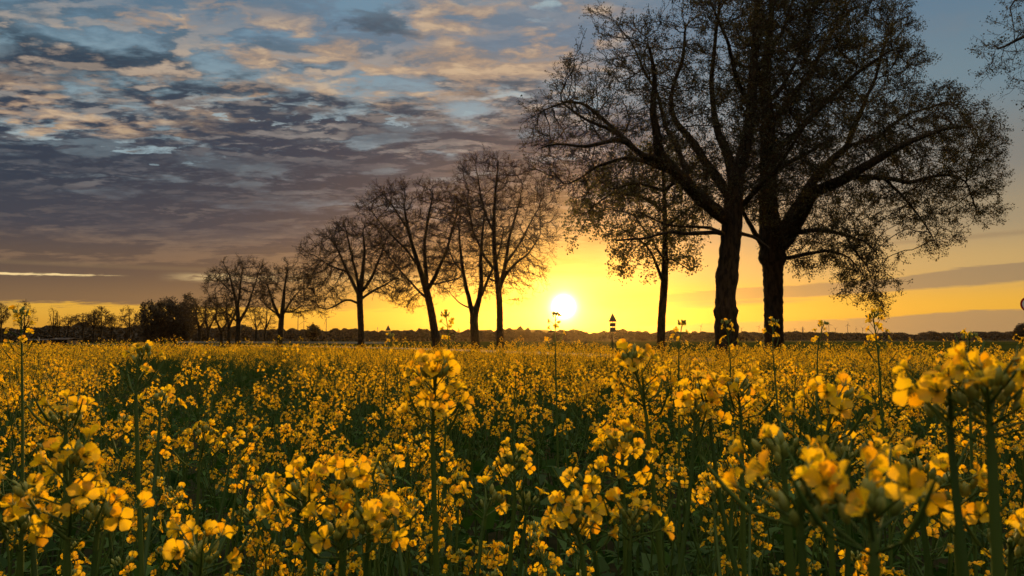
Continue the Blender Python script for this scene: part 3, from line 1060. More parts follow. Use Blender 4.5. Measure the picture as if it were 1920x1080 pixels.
build_tree('ash_tree', 'half-bare tree whose trunk leans to the left, with a broad twiggy crown', 75,
    [(822, 670, 0, .52), (817, 635, 0, .46), (809, 585, 0, .40), (800, 545, 0, .38), (789, 510, 0, .28), (776, 470, 0, .22), (765, 430, 0, .16), (757, 385, 0, .08)],
    [[(800, 545, 0, .26), (801, 500, .5, .22), (799, 450, 1, .17), (805, 400, 1.5, .12), (812, 360, 1.8, .06)],
     [(802, 545, 0, .25), (818, 515, -1, .2), (832, 485, -1.8, .16), (845, 440, -2.5, .11), (860, 390, -3, .05)],
     [(800, 560, 0, .15), (785, 545, 1.2, .12), (765, 525, 2, .09), (735, 490, 2.8, .06), (715, 460, 3.2, .04)],
     [(785, 500, 0, .13), (755, 460, -1.6, .1), (725, 430, -2.6, .07), (695, 395, -3.2, .04)],
     [(765, 430, 0, .11), (735, 385, 1, .08), (715, 360, 1.8, .04)],
     [(805, 535, 0, .12), (835, 530, 1.2, .09), (865, 525, 2, .05)]],
    [(664, 385), (695, 350), (735, 338), (780, 340), (825, 342), (865, 345), (890, 400), (890, 480), (862, 530), (835, 560), (800, 540), (770, 585), (745, 575), (735, 520), (700, 480), (685, 430)],
    3000, 0.5, 1, M_budleaf, 27, group=AV, rdepth=5.5, leaves=0.9, leaf=0.08, twiglen=0.9, tipr=0.017, ntwig=2.6, hang=0.03)

build_tree('ash_tree', 'rounded tree with a long low bough arching down to the left, over open horizon', 95,
    [(678, 665, 0, .50), (677, 620, 0, .42), (675, 575, 0, .42), (674, 550, 0, .45), (680, 510, 0, .26), (684, 470, 0, .18), (680, 430, 0, .09)],
    [[(672, 570, 0, .17), (658, 563, -.6, .15), (648, 562, -1, .14), (632, 574, -1.5, .11), (612, 582, -2, .08), (598, 578, -2.2, .05)],
     [(672, 552, 0, .28), (658, 520, 1, .22), (645, 490, 1.6, .16), (630, 460, 2, .1), (612, 440, 2.4, .05)],
     [(673, 550, 0, .22), (664, 500, -1.2, .18), (655, 460, -2, .12), (650, 425, -2.4, .06)],
     [(678, 550, 0, .24), (698, 520, -1.4, .19), (712, 480, -2.4, .13), (725, 440, -3, .06)],
     [(677, 560, 0, .2), (700, 545, 1.4, .16), (728, 530, 2.4, .1), (752, 515, 3, .05)],
     [(650, 510, 1.3, .12), (620, 500, 0, .09), (590, 480, -1, .05)]],
    [(556, 466), (590, 432), (640, 410), (700, 408), (745, 430), (770, 480), (772, 540), (745, 570), (718, 560), (690, 545), (655, 545), (620, 592), (590, 598), (575, 560), (562, 510)],
    2600, 0.55, 1, M_budleaf, 28, group=AV, rdepth=6, leaves=1.5, leaf=0.09, twiglen=1.0, tipr=0.020, ntwig=2.6, hang=0.02)

build_tree('ash_tree', 'round-crowned tree with a stout straight trunk left of the wind turbines', 130,
    [(524, 660, 0, .56), (526, 635, 0, .52), (527, 605, 0, .5), (530, 580, 0, .4), (533, 545, 0, .25), (537, 515, 0, .1)],
    [[(525, 600, 0, .32), (516, 575, -1, .26), (508, 550, -2, .18), (497, 525, -3, .08)],
     [(531, 590, 0, .24), (545, 565, 1.5, .18), (562, 545, 2.6, .08)],
     [(522, 590, 0, .18), (500, 575, 1.5, .13), (485, 560, 2.6, .06)],
     [(531, 585, 0, .2), (548, 585, -1.5, .14), (570, 570, -3, .06)]],
    [(483, 515), (505, 493), (540, 489), (575, 505), (592, 535), (600, 565), (585, 590), (555, 598), (530, 580), (505, 590), (487, 560)],
    1100, 0.7, 1, M_budleaf, 29, group=AV, rdepth=7, leaves=1.7, leaf=0.12, twiglen=1.1, tipr=0.026, ntwig=2.6)

build_tree('ash_tree', 'tree with several upswept limbs from a forked trunk, tallest of the left row', 128,
    [(448, 660, 0, .54), (446, 635, 0, .48), (447, 600, 0, .42), (445, 575, 0, .33), (438, 545, 0, .24), (430, 515, 0, .1)],
    [[(449, 605, 0, .3), (462, 582, 1, .24), (472, 555, 2, .16), (484, 520, 3, .08)],
     [(445, 580, 0, .22), (450, 545, -1.5, .17), (455, 505, -2.4, .08)],
     [(444, 602, 0, .16), (428, 590, -1, .12), (408, 575, -2, .07)],
     [(440, 555, 0, .15), (418, 535, 1.5, .1), (400, 520, 2.4, .05)]],
    [(380, 522), (408, 495), (445, 480), (488, 490), (505, 515), (502, 560), (478, 590), (455, 575), (425, 600), (398, 590), (384, 555)],
    1300, 0.7, 1, M_budleaf, 30, group=AV, rdepth=7, leaves=1.3, leaf=0.12, twiglen=1.1, tipr=0.026, ntwig=2.6)


def plain_tree(name, label, u, D, ubot, w, vtop, vbot, seed, leafmat=M_budleaf, leaves=2.0, forks=3, r=0.2, natt=420, group=None, lean=0.0, leaf=None, shape=1.0):
    """small or far tree: trunk to a third of the crown, a few limbs, oval crown w px wide"""
    rng = np.random.default_rng(seed)
    vc = (vtop + vbot) / 2
    hh = (vbot - vtop) / 2
    vf = vbot + (635 - vbot) * 0.1
    tr = [(u, 660, 0, r * 1.1), (u, vf, 0, r), (ubot, vc + hh * 0.3, 0, r * 0.6), (ubot, vtop + hh * 0.3, 0, r * 0.15)]
    limbs = []
    for k in range(forks):
        s = (-1) ** k
        q = rng.uniform(0.4, 0.95)
        limbs.append([(u, vf - hh * 0.1 * k, 0, r * 0.5), (u + s * w * 0.16, vc + hh * 0.3, rng.uniform(-.5, .5), r * 0.35), (u + s * w * 0.36 * q, vc - hh * 0.4, rng.uniform(-1, 1), r * 0.12)])
    n = 14
    ph = rng.uniform(0, 6, 3)
    crown = []
    for k in range(n):
        t = 2 * math.pi * k / n
        m = 1 + 0.10 * math.sin(3 * t + ph[0]) + 0.07 * math.sin(5 * t + ph[1])
        crown.append((ubot + math.cos(t) * w / 2 * m, vc + math.sin(t) * hh * m * (1 if math.sin(t) < 0 else shape)))
    sc = D / FPX
    step = max(0.4, w * sc / 22)
    return build_tree(name, label, D, tr, limbs, crown, natt, step, 1, leafmat, seed, rdepth=w * sc * 0.45, leaves=leaves,
                      leaf=leaf or step * 0.20, twiglen=step * 1.6, tipr=max(0.012, D * 0.00011), ntwig=1.8, group=group, fuzz=0.5)


SM = 'small trees behind the left row'
plain_tree('ash_tree', 'thin tree close left of the tallest one in the left row, stem slightly leaning', 430, 140, 425, 70, 545, 612, 41, r=.34, group=AV, natt=520)
plain_tree('ash_tree', 'tree with a short trunk and low spreading boughs near the dark thicket', 416, 142, 405, 80, 560, 622, 42, r=.30, group=AV, natt=560, leaves=2.6)
plain_tree('ash_tree', 'slim straight tree second from the dark thicket', 391, 155, 385, 66, 556, 620, 43, r=.32, group=AV, natt=500, leaves=2.8)
plain_tree('ash_tree', 'tree at the right shoulder of the dark thicket with a forked top', 375, 158, 368, 62, 558, 618, 44, r=.36, group=AV, natt=520, leaves=2.8)
plain_tree('small_tree', 'little v-shaped tree between two larger trunks of the left row', 481, 165, 478, 48, 572, 618, 45, r=.22, group=SM, natt=330, leaves=2.0)
plain_tree('small_tree', 'little tree with orange-brown crown just left of the stout straight trunk', 497, 160, 500, 50, 566, 620, 46, r=.24, group=SM, natt=360, leaves=2.4)
plain_tree('small_tree', 'round isolated bush-like tree under the wind turbine left of the low arching bough', 587, 300, 587, 24, 612, 632, 47, r=.3, natt=260, leaves=4, leaf=.5)
DK = 'dark trees of the thicket'
for k, (u, w, vt, vb, lb) in enumerate([(283, 46, 566, 636, 'dark tree forming the rounded left end of the thicket'),
                                        (306, 48, 560, 636, 'tallest dark tree in the middle of the thicket'),
                                        (330, 46, 563, 634, 'reddish brown tree with a flat top in the thicket'),
                                        (352, 40, 557, 630, 'lighter see-through tree at the right of the thicket'),
                                        (345, 34, 590, 640, 'low olive tree in front of the thicket')]):
    plain_tree('thicket_tree', lb, u, 170 + 6 * (k % 2), u, w, vt, vb, 60 + k, leafmat=M_wood_far if k < 3 else M_budleaf, leaves=3.2 if k < 3 else 2.6, r=.3, natt=520, group=DK, leaf=0.30)
FT = 'small trees on the far left skyline'
for k, (u, w, vt, vb, lv, lb) in enumerate([(243, 50, 577, 620, 2.2, 'fork-trunked tree alone left of the dark thicket'),
                                            (210, 26, 590, 622, 2.0, 'thin small tree with a narrow crown between two wider ones'),
                                            (190, 44, 577, 618, 3.0, 'flat-topped airy tree, tallest of its pair'),
                                            (176, 30, 582, 618, 2.4, 'airy tree leaning against its flat-topped neighbour'),
                                            (156, 42, 588, 612, 3.5, 'low tree with a dense dark spreading top'),
                                            (128, 26, 592, 618, 2.2, 'small leafy tree right of the bare thin ones'),
                                            (108, 18, 588, 622, 0.3, 'short bare sapling beside a taller bare tree'),
                                            (100, 24, 577, 622, 0.3, 'tall thin bare tree left of the barn roof'),
                                            (46, 52, 564, 620, 0.4, 'wide bare tree spreading behind the leftmost tall flower spike'),
                                            (2, 34, 570, 608, 4.0, 'tree with layered dark foliage cut by the left edge')]):
    plain_tree('skyline_tree', lb, u, 210, u, w, vt, vb, 80 + k, leaves=lv * .6, r=.26, natt=300, group=FT, forks=3, leaf=0.2)
plain_tree('field_tree', 'dark bushy tree cut by the right edge under the round sign', 1925, 300, 1925, 44, 610, 641, 99, leafmat=M_wood_far, leaves=8, r=.3, natt=500, leaf=.5)

# ------------------------------------------------------------------ small things along the horizon
def turbine(u, vhub, D, hub_h, ang, label, blade_px=14, yaw=0.3):
    """hub height follows from the photo; blades are tapered and twisted"""
    p = at(u, vhub, D)
    zb = terrain(p[0], D) - 0.5
    root = thing('wind_turbine', (p[0], p[1], zb), label, 'wind turbine', 'wind turbines on the horizon', rz=yaw)
    H = p[2] - zb
    a = Acc()
    P = np.array([[0, 0, H * t] for t in np.linspace(0, 1, 6)])
    tube(P, np.linspace(H * 0.026, H * 0.016, 6), 10, a)
    a.obj('tower', M_turb, root)
    a = Acc()
    L = H * 0.10
    tube([[0, -L * 0.5, H], [0, -L * 0.2, H + .2], [0, L * 0.7, H + .2]], [H * .016, H * .024, H * .016], 8, a, cap=True)
    a.obj('nacelle', M_turb, root)
    a = Acc()
    tube([[0, -L * 0.85, H], [0, -L * 0.65, H], [0, -L * 0.45, H]], [H * .006, H * .02, H * .022], 8, a, cap=True)
    hb = a.obj('rotor_hub', M_turb, root)
    B = blade_px / FPX * D
    for k in range(3):
        a = Acc()
        th = ang + k * 2 * math.pi / 3
        ts = np.linspace(0.02, 1, 8)
        w = np.interp(ts, [0, .15, .3, 1], [.30, .85, .75, .15]) * H * 0.022
        V = []
        for t, ww in zip(ts, w):
            tw = 0.5 * (1 - t)
            V += [[-ww * math.cos(tw), -ww * math.sin(tw) * .6, t * B], [0, -ww * .18, t * B], [ww * math.cos(tw), ww * math.sin(tw) * .6, t * B], [0, ww * .18, t * B]]
        V = np.array(V)
        ca, sa = math.cos(th), math.sin(th)
        V = np.stack([V[:, 0] * ca + V[:, 2] * sa, V[:, 1] - L * 0.65, -V[:, 0] * sa + V[:, 2] * ca + H], -1)
        i = np.arange(7)[:, None] * 4
        j = np.arange(4)[None]
        a.add(V, np.stack([i + j, i + (j + 1) % 4, i + 4 + (j + 1) % 4, i + 4 + j], -1).reshape(-1, 4), 0, True)
        a.obj('blade', M_turb, hb)


def terrain(x, y):
    rr = math.hypot(x, y)
    az = math.degrees(math.atan2(x, y))
    prof = 11.0 + 7.0 * math.exp(-((az + 5) / 14.0) ** 2) + 5.0 * math.sin(az * 0.35 + 1.0) + 2.0 * math.sin(az * 0.9)
    k = min(max((rr - 900) / 900, 0), 1)
    return max(prof, 3) * k * k * (3 - 2 * k)


for (u, v, D, an, bp, lb) in [
    (559, 594, 2300, 1.0, 9, 'wind turbine seen edge-on, leftmost of the three left of the sun'),
    (570, 602, 2300, -.16, 15, 'middle wind turbine of the three left of the sun, blades spread wide'),
    (612, 596, 2300, 1.35, 16, 'wind turbine right above the low bush, one blade pointing right'),
    (1314, 611, 3600, .5, 6, 'tiny wind turbine between the slender tree and the knobbly trunk'),
    (1390, 616, 3400, -1.0, 7, 'small wind turbine just right of the knobbly oak trunk'),
    (1423, 612, 3400, .55, 6, 'small wind turbine close against the left side of the straight oak trunk'),
    (1490, 617, 3600, 1.2, 4, 'tiny wind turbine close right of the straight oak trunk'),
    (1541, 615, 3600, -.05, 5, 'tiny wind turbine left of the tallest distant pair'),
    (1549, 614, 3400, .35, 7, 'small wind turbine tucked close left of the widest-bladed one'),
    (1554, 608.5, 3000, -.35, 9, 'wide-bladed wind turbine, largest rotor right of the oaks'),
    (1566, 616, 3400, -.95, 6, 'wind turbine with drooping upper blades right of the widest-bladed one'),
    (1589, 609, 3000, 0.0, 7, 'tall wind turbine with one blade pointing straight up'),
    (1605, 616, 3600, -.2, 5, 'faint small wind turbine right of the straight-up bladed one'),
    (1617, 615.5, 3400, 1.0, 6, 'rightmost wind turbine on the horizon, blades in a y shape')]:
    turbine(u, v, D, 0, an, lb, bp, yaw=0.25)


def pylon(u, vtop, D):
    p = at(u, vtop, D)
    zb = terrain(p[0], D)
    root = thing('power_pylon', (p[0], D, zb), 'lattice power pylon with cross arms among the distant turbines', 'pylon')
    H = p[2] - zb
    r = H * 0.008
    a = Acc()
    P0, P1 = [], []
    hw = lambda t: H * (0.10 * (1 - t) + 0.012)
    L = 7
    for k in range(L):
        t0, t1 = k / L, (k + 1) / L
        c0 = [np.array([sx * hw(t0), sy * hw(t0), t0 * H]) for sx, sy in ((-1, -1), (1, -1), (1, 1), (-1, 1))]
        c1 = [np.array([sx * hw(t1), sy * hw(t1), t1 * H]) for sx, sy in ((-1, -1), (1, -1), (1, 1), (-1, 1))]
        for i in range(4):
            P0 += [c0[i], c0[i], c0[(i + 1) % 4], c1[i]]
            P1 += [c1[i], c1[(i + 1) % 4], c1[i], c1[(i + 1) % 4]]
    prisms(P0, P1, r * 1.5, r * 1.5, a)
    a.obj('lattice_mast', M_metal, root)
    for h, w in ((.66, .26), (.80, .20)):
        a = Acc()
        prisms([[-w * H, 0, h * H], [-w * H, 0, h * H], [w * H, 0, h * H]], [[w * H, 0, h * H], [0, 0, (h + .06) * H], [0, 0, (h + .06) * H]], r * 1.5, r * 1.5, a)
        a.obj('cross_arm', M_metal, root)


pylon(1505, 612, 2600)
_p = at(708, 613.5, 2400)
_z = terrain(_p[0], 2400)
_r = thing('radio_mast', (_p[0], 2400, _z - 1), 'thin lone mast on the skyline left of the small triangular sign', 'mast')
_a = Acc(); tube([[0, 0, 0], [0, 0, (_p[2] - _z) * .5], [0, 0, _p[2] - _z + 1]], [1.2, 1.0, .8], 8, _a, cap=True); _a.obj('shaft', M_metal, _r)
_a = Acc(); tube([[0, 0, _p[2] - _z - 3], [0, 0, _p[2] - _z]], [1.5, 1.5], 8, _a, cap=True); _a.obj('antenna_drum', M_metal, _r)


def prism_plate(acc, pts, y0, y1, mat=0):
    n = len(pts)
    V = np.array([(x, y0, z) for x, z in pts] + [(x, y1, z) for x, z in pts])
    acc.add(V, [[i, (i + 1) % n, n + (i + 1) % n, n + i] for i in range(n)], mat)
    b = acc.n - 2 * n
    acc.f.append((np.array([np.arange(n)[::-1] + b]), mat, False))
    acc.f.append((np.array([np.arange(n) + n + b]), mat, False))


def rounded_tri(w, h, z0, r=0.05, n=5):
    P = [(-w / 2, z0), (w / 2, z0), (0, z0 + h)]
    c = (0, z0 + h / 3)
    out = []
    for (x, z), a0 in zip(P, (210, 330, 90)):
        cx, cz = x + (c[0] - x) * r * 2, z + (c[1] - z) * r * 2
        rr = math.hypot(x - cx, z - cz) * 0.55
        for k in range(n):
            an = math.radians(a0 - 60 + 120 * k / (n - 1))
            out.append((cx + rr * math.cos(an), cz + rr * math.sin(an)))
    return out


def road_sign(u, vtop, vtri, D, plates, label, wt):
    p = at(u, vtop, D)
    root = thing('road_sign', (p[0], D, 0), label, 'road sign', 'triangular road signs seen from behind')
    H = p[2]
    zt = at(u, vtri, D)[2]
    a = Acc(); tube([[0, 0, 0], [0, 0, H * .5], [0, 0, H - 0.15]], [.035] * 3, 10, a, cap=True); a.obj('pole', M_signback, root)
    a = Acc()
    tri = rounded_tri(wt, H - zt, zt)
    prism_plate(a, tri, -.045, -.055)
    tp = a.obj('warning_triangle', M_signback, root)
    a = Acc(); box(a, (0, -.0395, zt + (H - zt) * .25), (wt * .62, .01, .04)); box(a, (0, -.0395, zt + (H - zt) * .6), (wt * .26, .01, .04)); a.obj('clamp_rail', M_metal, tp)
    for (v0, v1, w) in plates:
        z0, z1 = at(u, v1, D)[2], at(u, v0, D)[2]
        a = Acc(); prism_plate(a, [(-w / 2, z0), (w / 2, z0), (w / 2, z1), (-w / 2, z1)], -.045, -.055)
        pl = a.obj('sign_plate', M_signback, root)
        a = Acc(); box(a, (0, -.0395, (z0 + z1) / 2), (w * .8, .01, .04)); a.obj('clamp_rail', M_metal, pl)


road_sign(1148.5, 586.5, 603.5, 78, [(605.3, 612.5, .63), (613.8, 621.8, .63)], 'triangular road sign with two plates under it right of the sun', .92)
road_sign(728, 609.5, 620, 125, [(620.8, 624, .62), (625, 629, .42)], 'small far triangular road sign between two leaning trees', .95)

# round sign cut by the right edge of the picture
_c = at(1927, 570.5, 30)
_r = thing('round_sign', (_c[0], 30, 0), 'round red-rimmed road sign cut off by the right edge of the picture', 'road sign')
_a = Acc(); tube([[0, 0.05, 0], [0, 0.05, 1.5], [0, 0.05, _c[2] - .32]], [.032] * 3, 10, _a, cap=True); _a.obj('pole', M_post, _r)
_n = 40
_a = Acc(); prism_plate(_a, [(.30 * math.cos(2 * math.pi * k / _n), _c[2] + .30 * math.sin(2 * math.pi * k / _n)) for k in range(_n)], 0.012, 0.0); _d = _a.obj('disc', M_red, _r)
_a = Acc(); prism_plate(_a, [(.225 * math.cos(2 * math.pi * k / _n), _c[2] + .225 * math.sin(2 * math.pi * k / _n)) for k in range(_n)], 0.0, -.003); _a.obj('face', M_white, _d)

# marker post, pale posts, guard rail, rail fence, sheds
def marker_post(u, vtop, D, label, mat=M_dkwood, w=.12):
    p = at(u, vtop, D)
    root = thing('marker_post', (p[0], D, 0), label, 'post', None)
    a = Acc(); tube([[0, 0, 0], [0, 0, p[2] * .97], [0, 0, p[2]]], [w / 2, w / 2, w / 3], 8, a, cap=True); a.obj('post_body', mat, root)
    a = Acc(); tube([[0, 0, p[2] * .80], [0, 0, p[2] * .92]], [w / 2 + .004] * 2, 8, a); a.obj('band', M_black, root)


marker_post(1098.5, 638.3, 52, 'short roadside marker post between the sun and the triangular sign')
marker_post(73, 633, 190, 'thin pale post left of the low barn on the far left', M_post, .30)
marker_post(105, 634, 190, 'thicker pale post against the dark shed on the far left', M_post, .5)
marker_post(358, 636, 150, 'pale post between the thicket and the left row of trees', M_post, .22)


def guard_rail():
    A, B = at(332, 640, 150), at(728, 640, 124)
    root = thing('guard_rail', (A[0], A[1], 0), 'pale crash barrier running along the road behind the left row of trees', 'guard rail')
    A[2] = B[2] = 0
    d = B - A
    L = np.linalg.norm(d[:2])
    u = d / L
    nrm = np.array([-u[1], u[0], 0])
    prof = [(-.02, .56), (.03, .60), (.03, .65), (-.02, .69), (-.02, .73), (.03, .77), (.03, .82), (-.02, .86)]
    a = Acc()
    V = [A * 0 + nrm * (-x) + np.array([0, 0, z]) for x, z in prof] + [u * L + nrm * (-x) + np.array([0, 0, z]) for x, z in prof]
    k = len(prof)
    a.add(V, [[i, i + 1, k + i + 1, k + i] for i in range(k - 1)])
    a.obj('rail', M_post, root)
    for q in np.arange(0, L, 4.0):
        a = Acc()
        c = u * q + nrm * .09
        box(a, (c[0], c[1], .40), (.06, .10, .80), rz=math.atan2(u[1], u[0]))
        a.obj('post', M_metal, root)


guard_rail()


def rail_fence():
    A, B = at(222, 640, 172), at(300, 640, 172)
    A[2] = B[2] = 0
    root = thing('rail_fence', A, 'dark wooden rail fence left of the dark thicket', 'fence')
    L = B[0] - A[0]
    n = 8
    for i in range(n + 1):
        a = Acc(); tube([[L * i / n, 0, 0], [L * i / n, 0, 1.75]], [.09, .08], 7, a, cap=True); a.obj('post', M_dkwood, root)
    for z in (.8, 1.45):
        a = Acc(); box(a, (L / 2, .10, z), (L + .6, .05, .13)); a.obj('rail', M_dkwood, root)


rail_fence()


def shed(u0, u1, vr, D, label, depth=6.0):
    A, B = at(u0, 640, D), at(u1, 640, D)
    w = B[0] - A[0]
    h = at(u0, vr, D)[2]
    root = thing('shed', ((A[0] + B[0]) / 2, D, 0), label, 'shed', 'low farm sheds')
    a = Acc()
    e = h * .74
    for (c, s) in (((-w / 2 + .1, 0, e / 2), (.2, depth, e)), ((w / 2 - .1, 0, e / 2), (.2, depth, e)), ((0, depth / 2 - .1, e / 2), (w - .4, .2, e)), ((-w * .3, -depth / 2 + .1, e / 2), (w * .4 - .42, .2, e))):
        box(a, c, s)
    a.obj('wall', M_dkwood, root)
    a = Acc()
    V = [(-w / 2 - .3, -depth / 2 - .4, e), (w / 2 + .3, -depth / 2 - .4, e), (w / 2 + .3, 0, h), (-w / 2 - .3, 0, h), (-w / 2 - .3, depth / 2 + .4, e), (w / 2 + .3, depth / 2 + .4, e)]
    V = V + [(x, y, z + .15) for x, y, z in V]
    a.add(V, [[0, 3, 2, 1], [3, 4, 5, 2], [6, 7, 8, 9], [9, 8, 11, 10], [0, 1, 7, 6], [4, 10, 11, 5], [0, 6, 9, 3], [3, 9, 10, 4], [1, 2, 8, 7], [2, 5, 11, 8]])
    a.obj('roof', M_roof, root)
    a = Acc(); box(a, (w * .2, -depth / 2 + .12, e * .42), (w * .3, .08, e * .84)); a.obj('door', M_roof, root)


shed(58, 98, 636.5, 200, 'low wide barn with a brownish roof at the far left')
shed(108, 139, 634.5, 192, 'black low shed right of the thicker pale post')

# ------------------------------------------------------------------ rapeseed
M_petal = mat_leaf('rape_petal', (0.83, 0.40, 0.003), (0.89, 0.58, 0.010), 0.64, spec=0.12)
M_petal_far = mat_leaf('rape_petal_far', (0.72, 0.36, 0.006), (0.86, 0.50, 0.012), 0.5, spec=0.3)
M_bud = mat_leaf('rape_bud', (0.16, 0.20, 0.025), (0.30, 0.30, 0.04), 0.25, spec=0.4)
M_stem = mat_leaf('rape_stem', (0.038, 0.080, 0.008), (0.075, 0.120, 0.014), 0.2, spec=0.2)
M_leafg = mat_leaf('rape_leaf', (0.018, 0.055, 0.006), (0.045, 0.105, 0.012), 0.35, spec=0.15)
M_anther = mat_leaf('rape_anther', (0.45, 0.38, 0.02), (0.6, 0.5, 0.04), 0.2)
MATS = [M_petal, M_bud, M_stem, M_leafg, M_anther]


def flower_tpl(lod, rng=None, openness=1.0, size=0.0085):
    """one four-petalled flower, z out of the throat, about 17 mm across"""
    a = Acc()
    if lod == 0:
        nu, nw = 7, 5
        for k in range(4):
            th = math.pi / 2 * k + (rng.uniform(-.12, .12) if rng is not None else 0)
            curl = openness * (1 + (rng.uniform(-.15, .2) if rng is not None else 0))
            L = size * (1 + (rng.uniform(-.12, .12) if rng is not None else 0))
            V = []
            for i in range(nu):
                t = i / (nu - 1)
                # claw upright, blade spreading
                bend = curl * (t - .12) * 1.65 if t > .12 else 0
                rr = 0.0008 + L * (t * .22 + max(0, t - .2) * .98 * min(1, curl))
                zz = L * (0.55 * min(t, .45) / .45 + (t - .45) * (1.05 - curl * .95) * (t > .45)) - L * .18 * max(0, t - .75) * curl
                w = L * np.interp(t, [0, .2, .45, .65, .82, .94, 1], [.07, .10, .32, .46, .46, .32, .13])
                for j in range(nw):
                    s = j / (nw - 1) * 2 - 1
                    ww = s * w
                    rnd = rr - 0.10 * L * s * s * t
                    V.append((rnd, ww, zz + L * .16 * (s * s) * t - (L * .05 * math.sin(3 * s + k) * t)))
            V = np.array(V)
            c, s = math.cos(th), math.sin(th)
            V = np.stack([V[:, 0] * c - V[:, 1] * s, V[:, 0] * s + V[:, 1] * c, V[:, 2]], -1)
            F = [[i * nw + j, i * nw + j + 1, (i + 1) * nw + j + 1, (i + 1) * nw + j] for i in range(nu - 1) for j in range(nw - 1)]
            a.add(V, F, 0, True)
        # sepals + stamens
        for k in range(4):
            th = math.pi / 2 * k + .78
            d = np.array([math.cos(th), math.sin(th), 0])
            prisms([d * .0006], [d * .0028 + np.array([0, 0, .0038])], .0006, .0004, a, 1)
        for k in range(6):
            th = math.pi / 3 * k
            d = np.array([math.cos(th), math.sin(th), 0])
            prisms([d * .0004], [d * .0014 + np.array([0, 0, .0056])], .0002, .0002, a, 1)
            prisms([d * .0014 + np.array([0, 0, .0054])], [d * .0015 + np.array([0, 0, .0072])], .0005, .0004, a, 4)
        prisms([[0, 0, 0]], [[0, 0, .007]], .0006, .0005, a, 1)
    elif lod == 1:
        for k in range(4):
            th = math.pi / 2 * k
            c, s = math.cos(th), math.sin(th)
            L = size
            pts = [(.0008, -.0008, 0), (.0008, .0008, 0), (L * .45, L * .36, L * .50), (L * .45, -L * .36, L * .50), (L * 1.0, L * .30, L * .50), (L * 1.0, -L * .30, L * .50)]
            V = np.array([(x * c - y * s, x * s + y * c, z) for x, y, z in pts])
            a.add(V, [[0, 3, 2, 1], [3, 5, 4, 2]], 0, True)
    elif lod == 2:
        for k in range(2):
            th = math.pi / 2 * k + .4
            c, s = math.cos(th), math.sin(th)
            L = size * 1.02
            pts = [(0, 0, 0), (L, L * .42, L * .55), (L * .75, 0, L * .5), (L, -L * .42, L * .55)]
            V = []
            for sg in (1, -1):
                V += [(x * c * sg - y * s, x * s * sg + y * c, z) for x, y, z in pts]
            a.add(np.array(V), [[0, 1, 2, 3], [4, 5, 6, 7]], 0)
    else:
        L = size
        a.add(np.array([(-L, -L * .8, 0), (L * .9, -L, .3 * L), (L, L * .8, 0), (-L * .8, L, .3 * L)]), [[0, 1, 2, 3]], 0)
    return a


def join_inst(acc, tpl, pos, M):
    """instantiate a template Acc at several frames into acc"""
    off = 0
    # templates store batches: vertices are concatenated in order
    V = np.concatenate(tpl.v)
    n = len(V)
    W = np.einsum('nij,vj->nvi', M, V) + pos[:, None]
    base = acc.n
    acc.v.append(W.reshape(-1, 3))
    acc.n += n * len(pos)
    sh = (np.arange(len(pos)) * n)[:, None, None] + base
    for F, m, sm in tpl.f:
        acc.f.append(((F[None] + sh).reshape(-1, F.shape[1]), m, sm))


_frng = np.random.default_rng(5)
FL0 = [flower_tpl(0, _frng, o) for o in (1.0, 1.05, .9, .7, .45)]
FL1 = flower_tpl(1)
FL2 = flower_tpl(2)
FL3 = flower_tpl(3)


def bud_tpl(lod):
    a = Acc()
    if lod == 0:
        prof = [(0, .0006), (.15, .0015), (.45, .0021), (.8, .0015), (1, .0003)]
        P = np.array([[0, 0, t * .0085] for t, r in prof])
        tube(P, [r for t, r in prof], 6, a, 1)
    else:
        V = np.array([[0, 0, 0], [.002, 0, .004], [-.001, .0018, .004], [-.001, -.0018, .004], [0, 0, .008]])
        a.add(V, [[0, 1, 2], [0, 2, 3], [0, 3, 1], [4, 2, 1], [4, 3, 2], [4, 1, 3]], 1)
    return a


BUD = [bud_tpl(0), bud_tpl(1)]
ZUP = np.array([0, 0, 1.0])


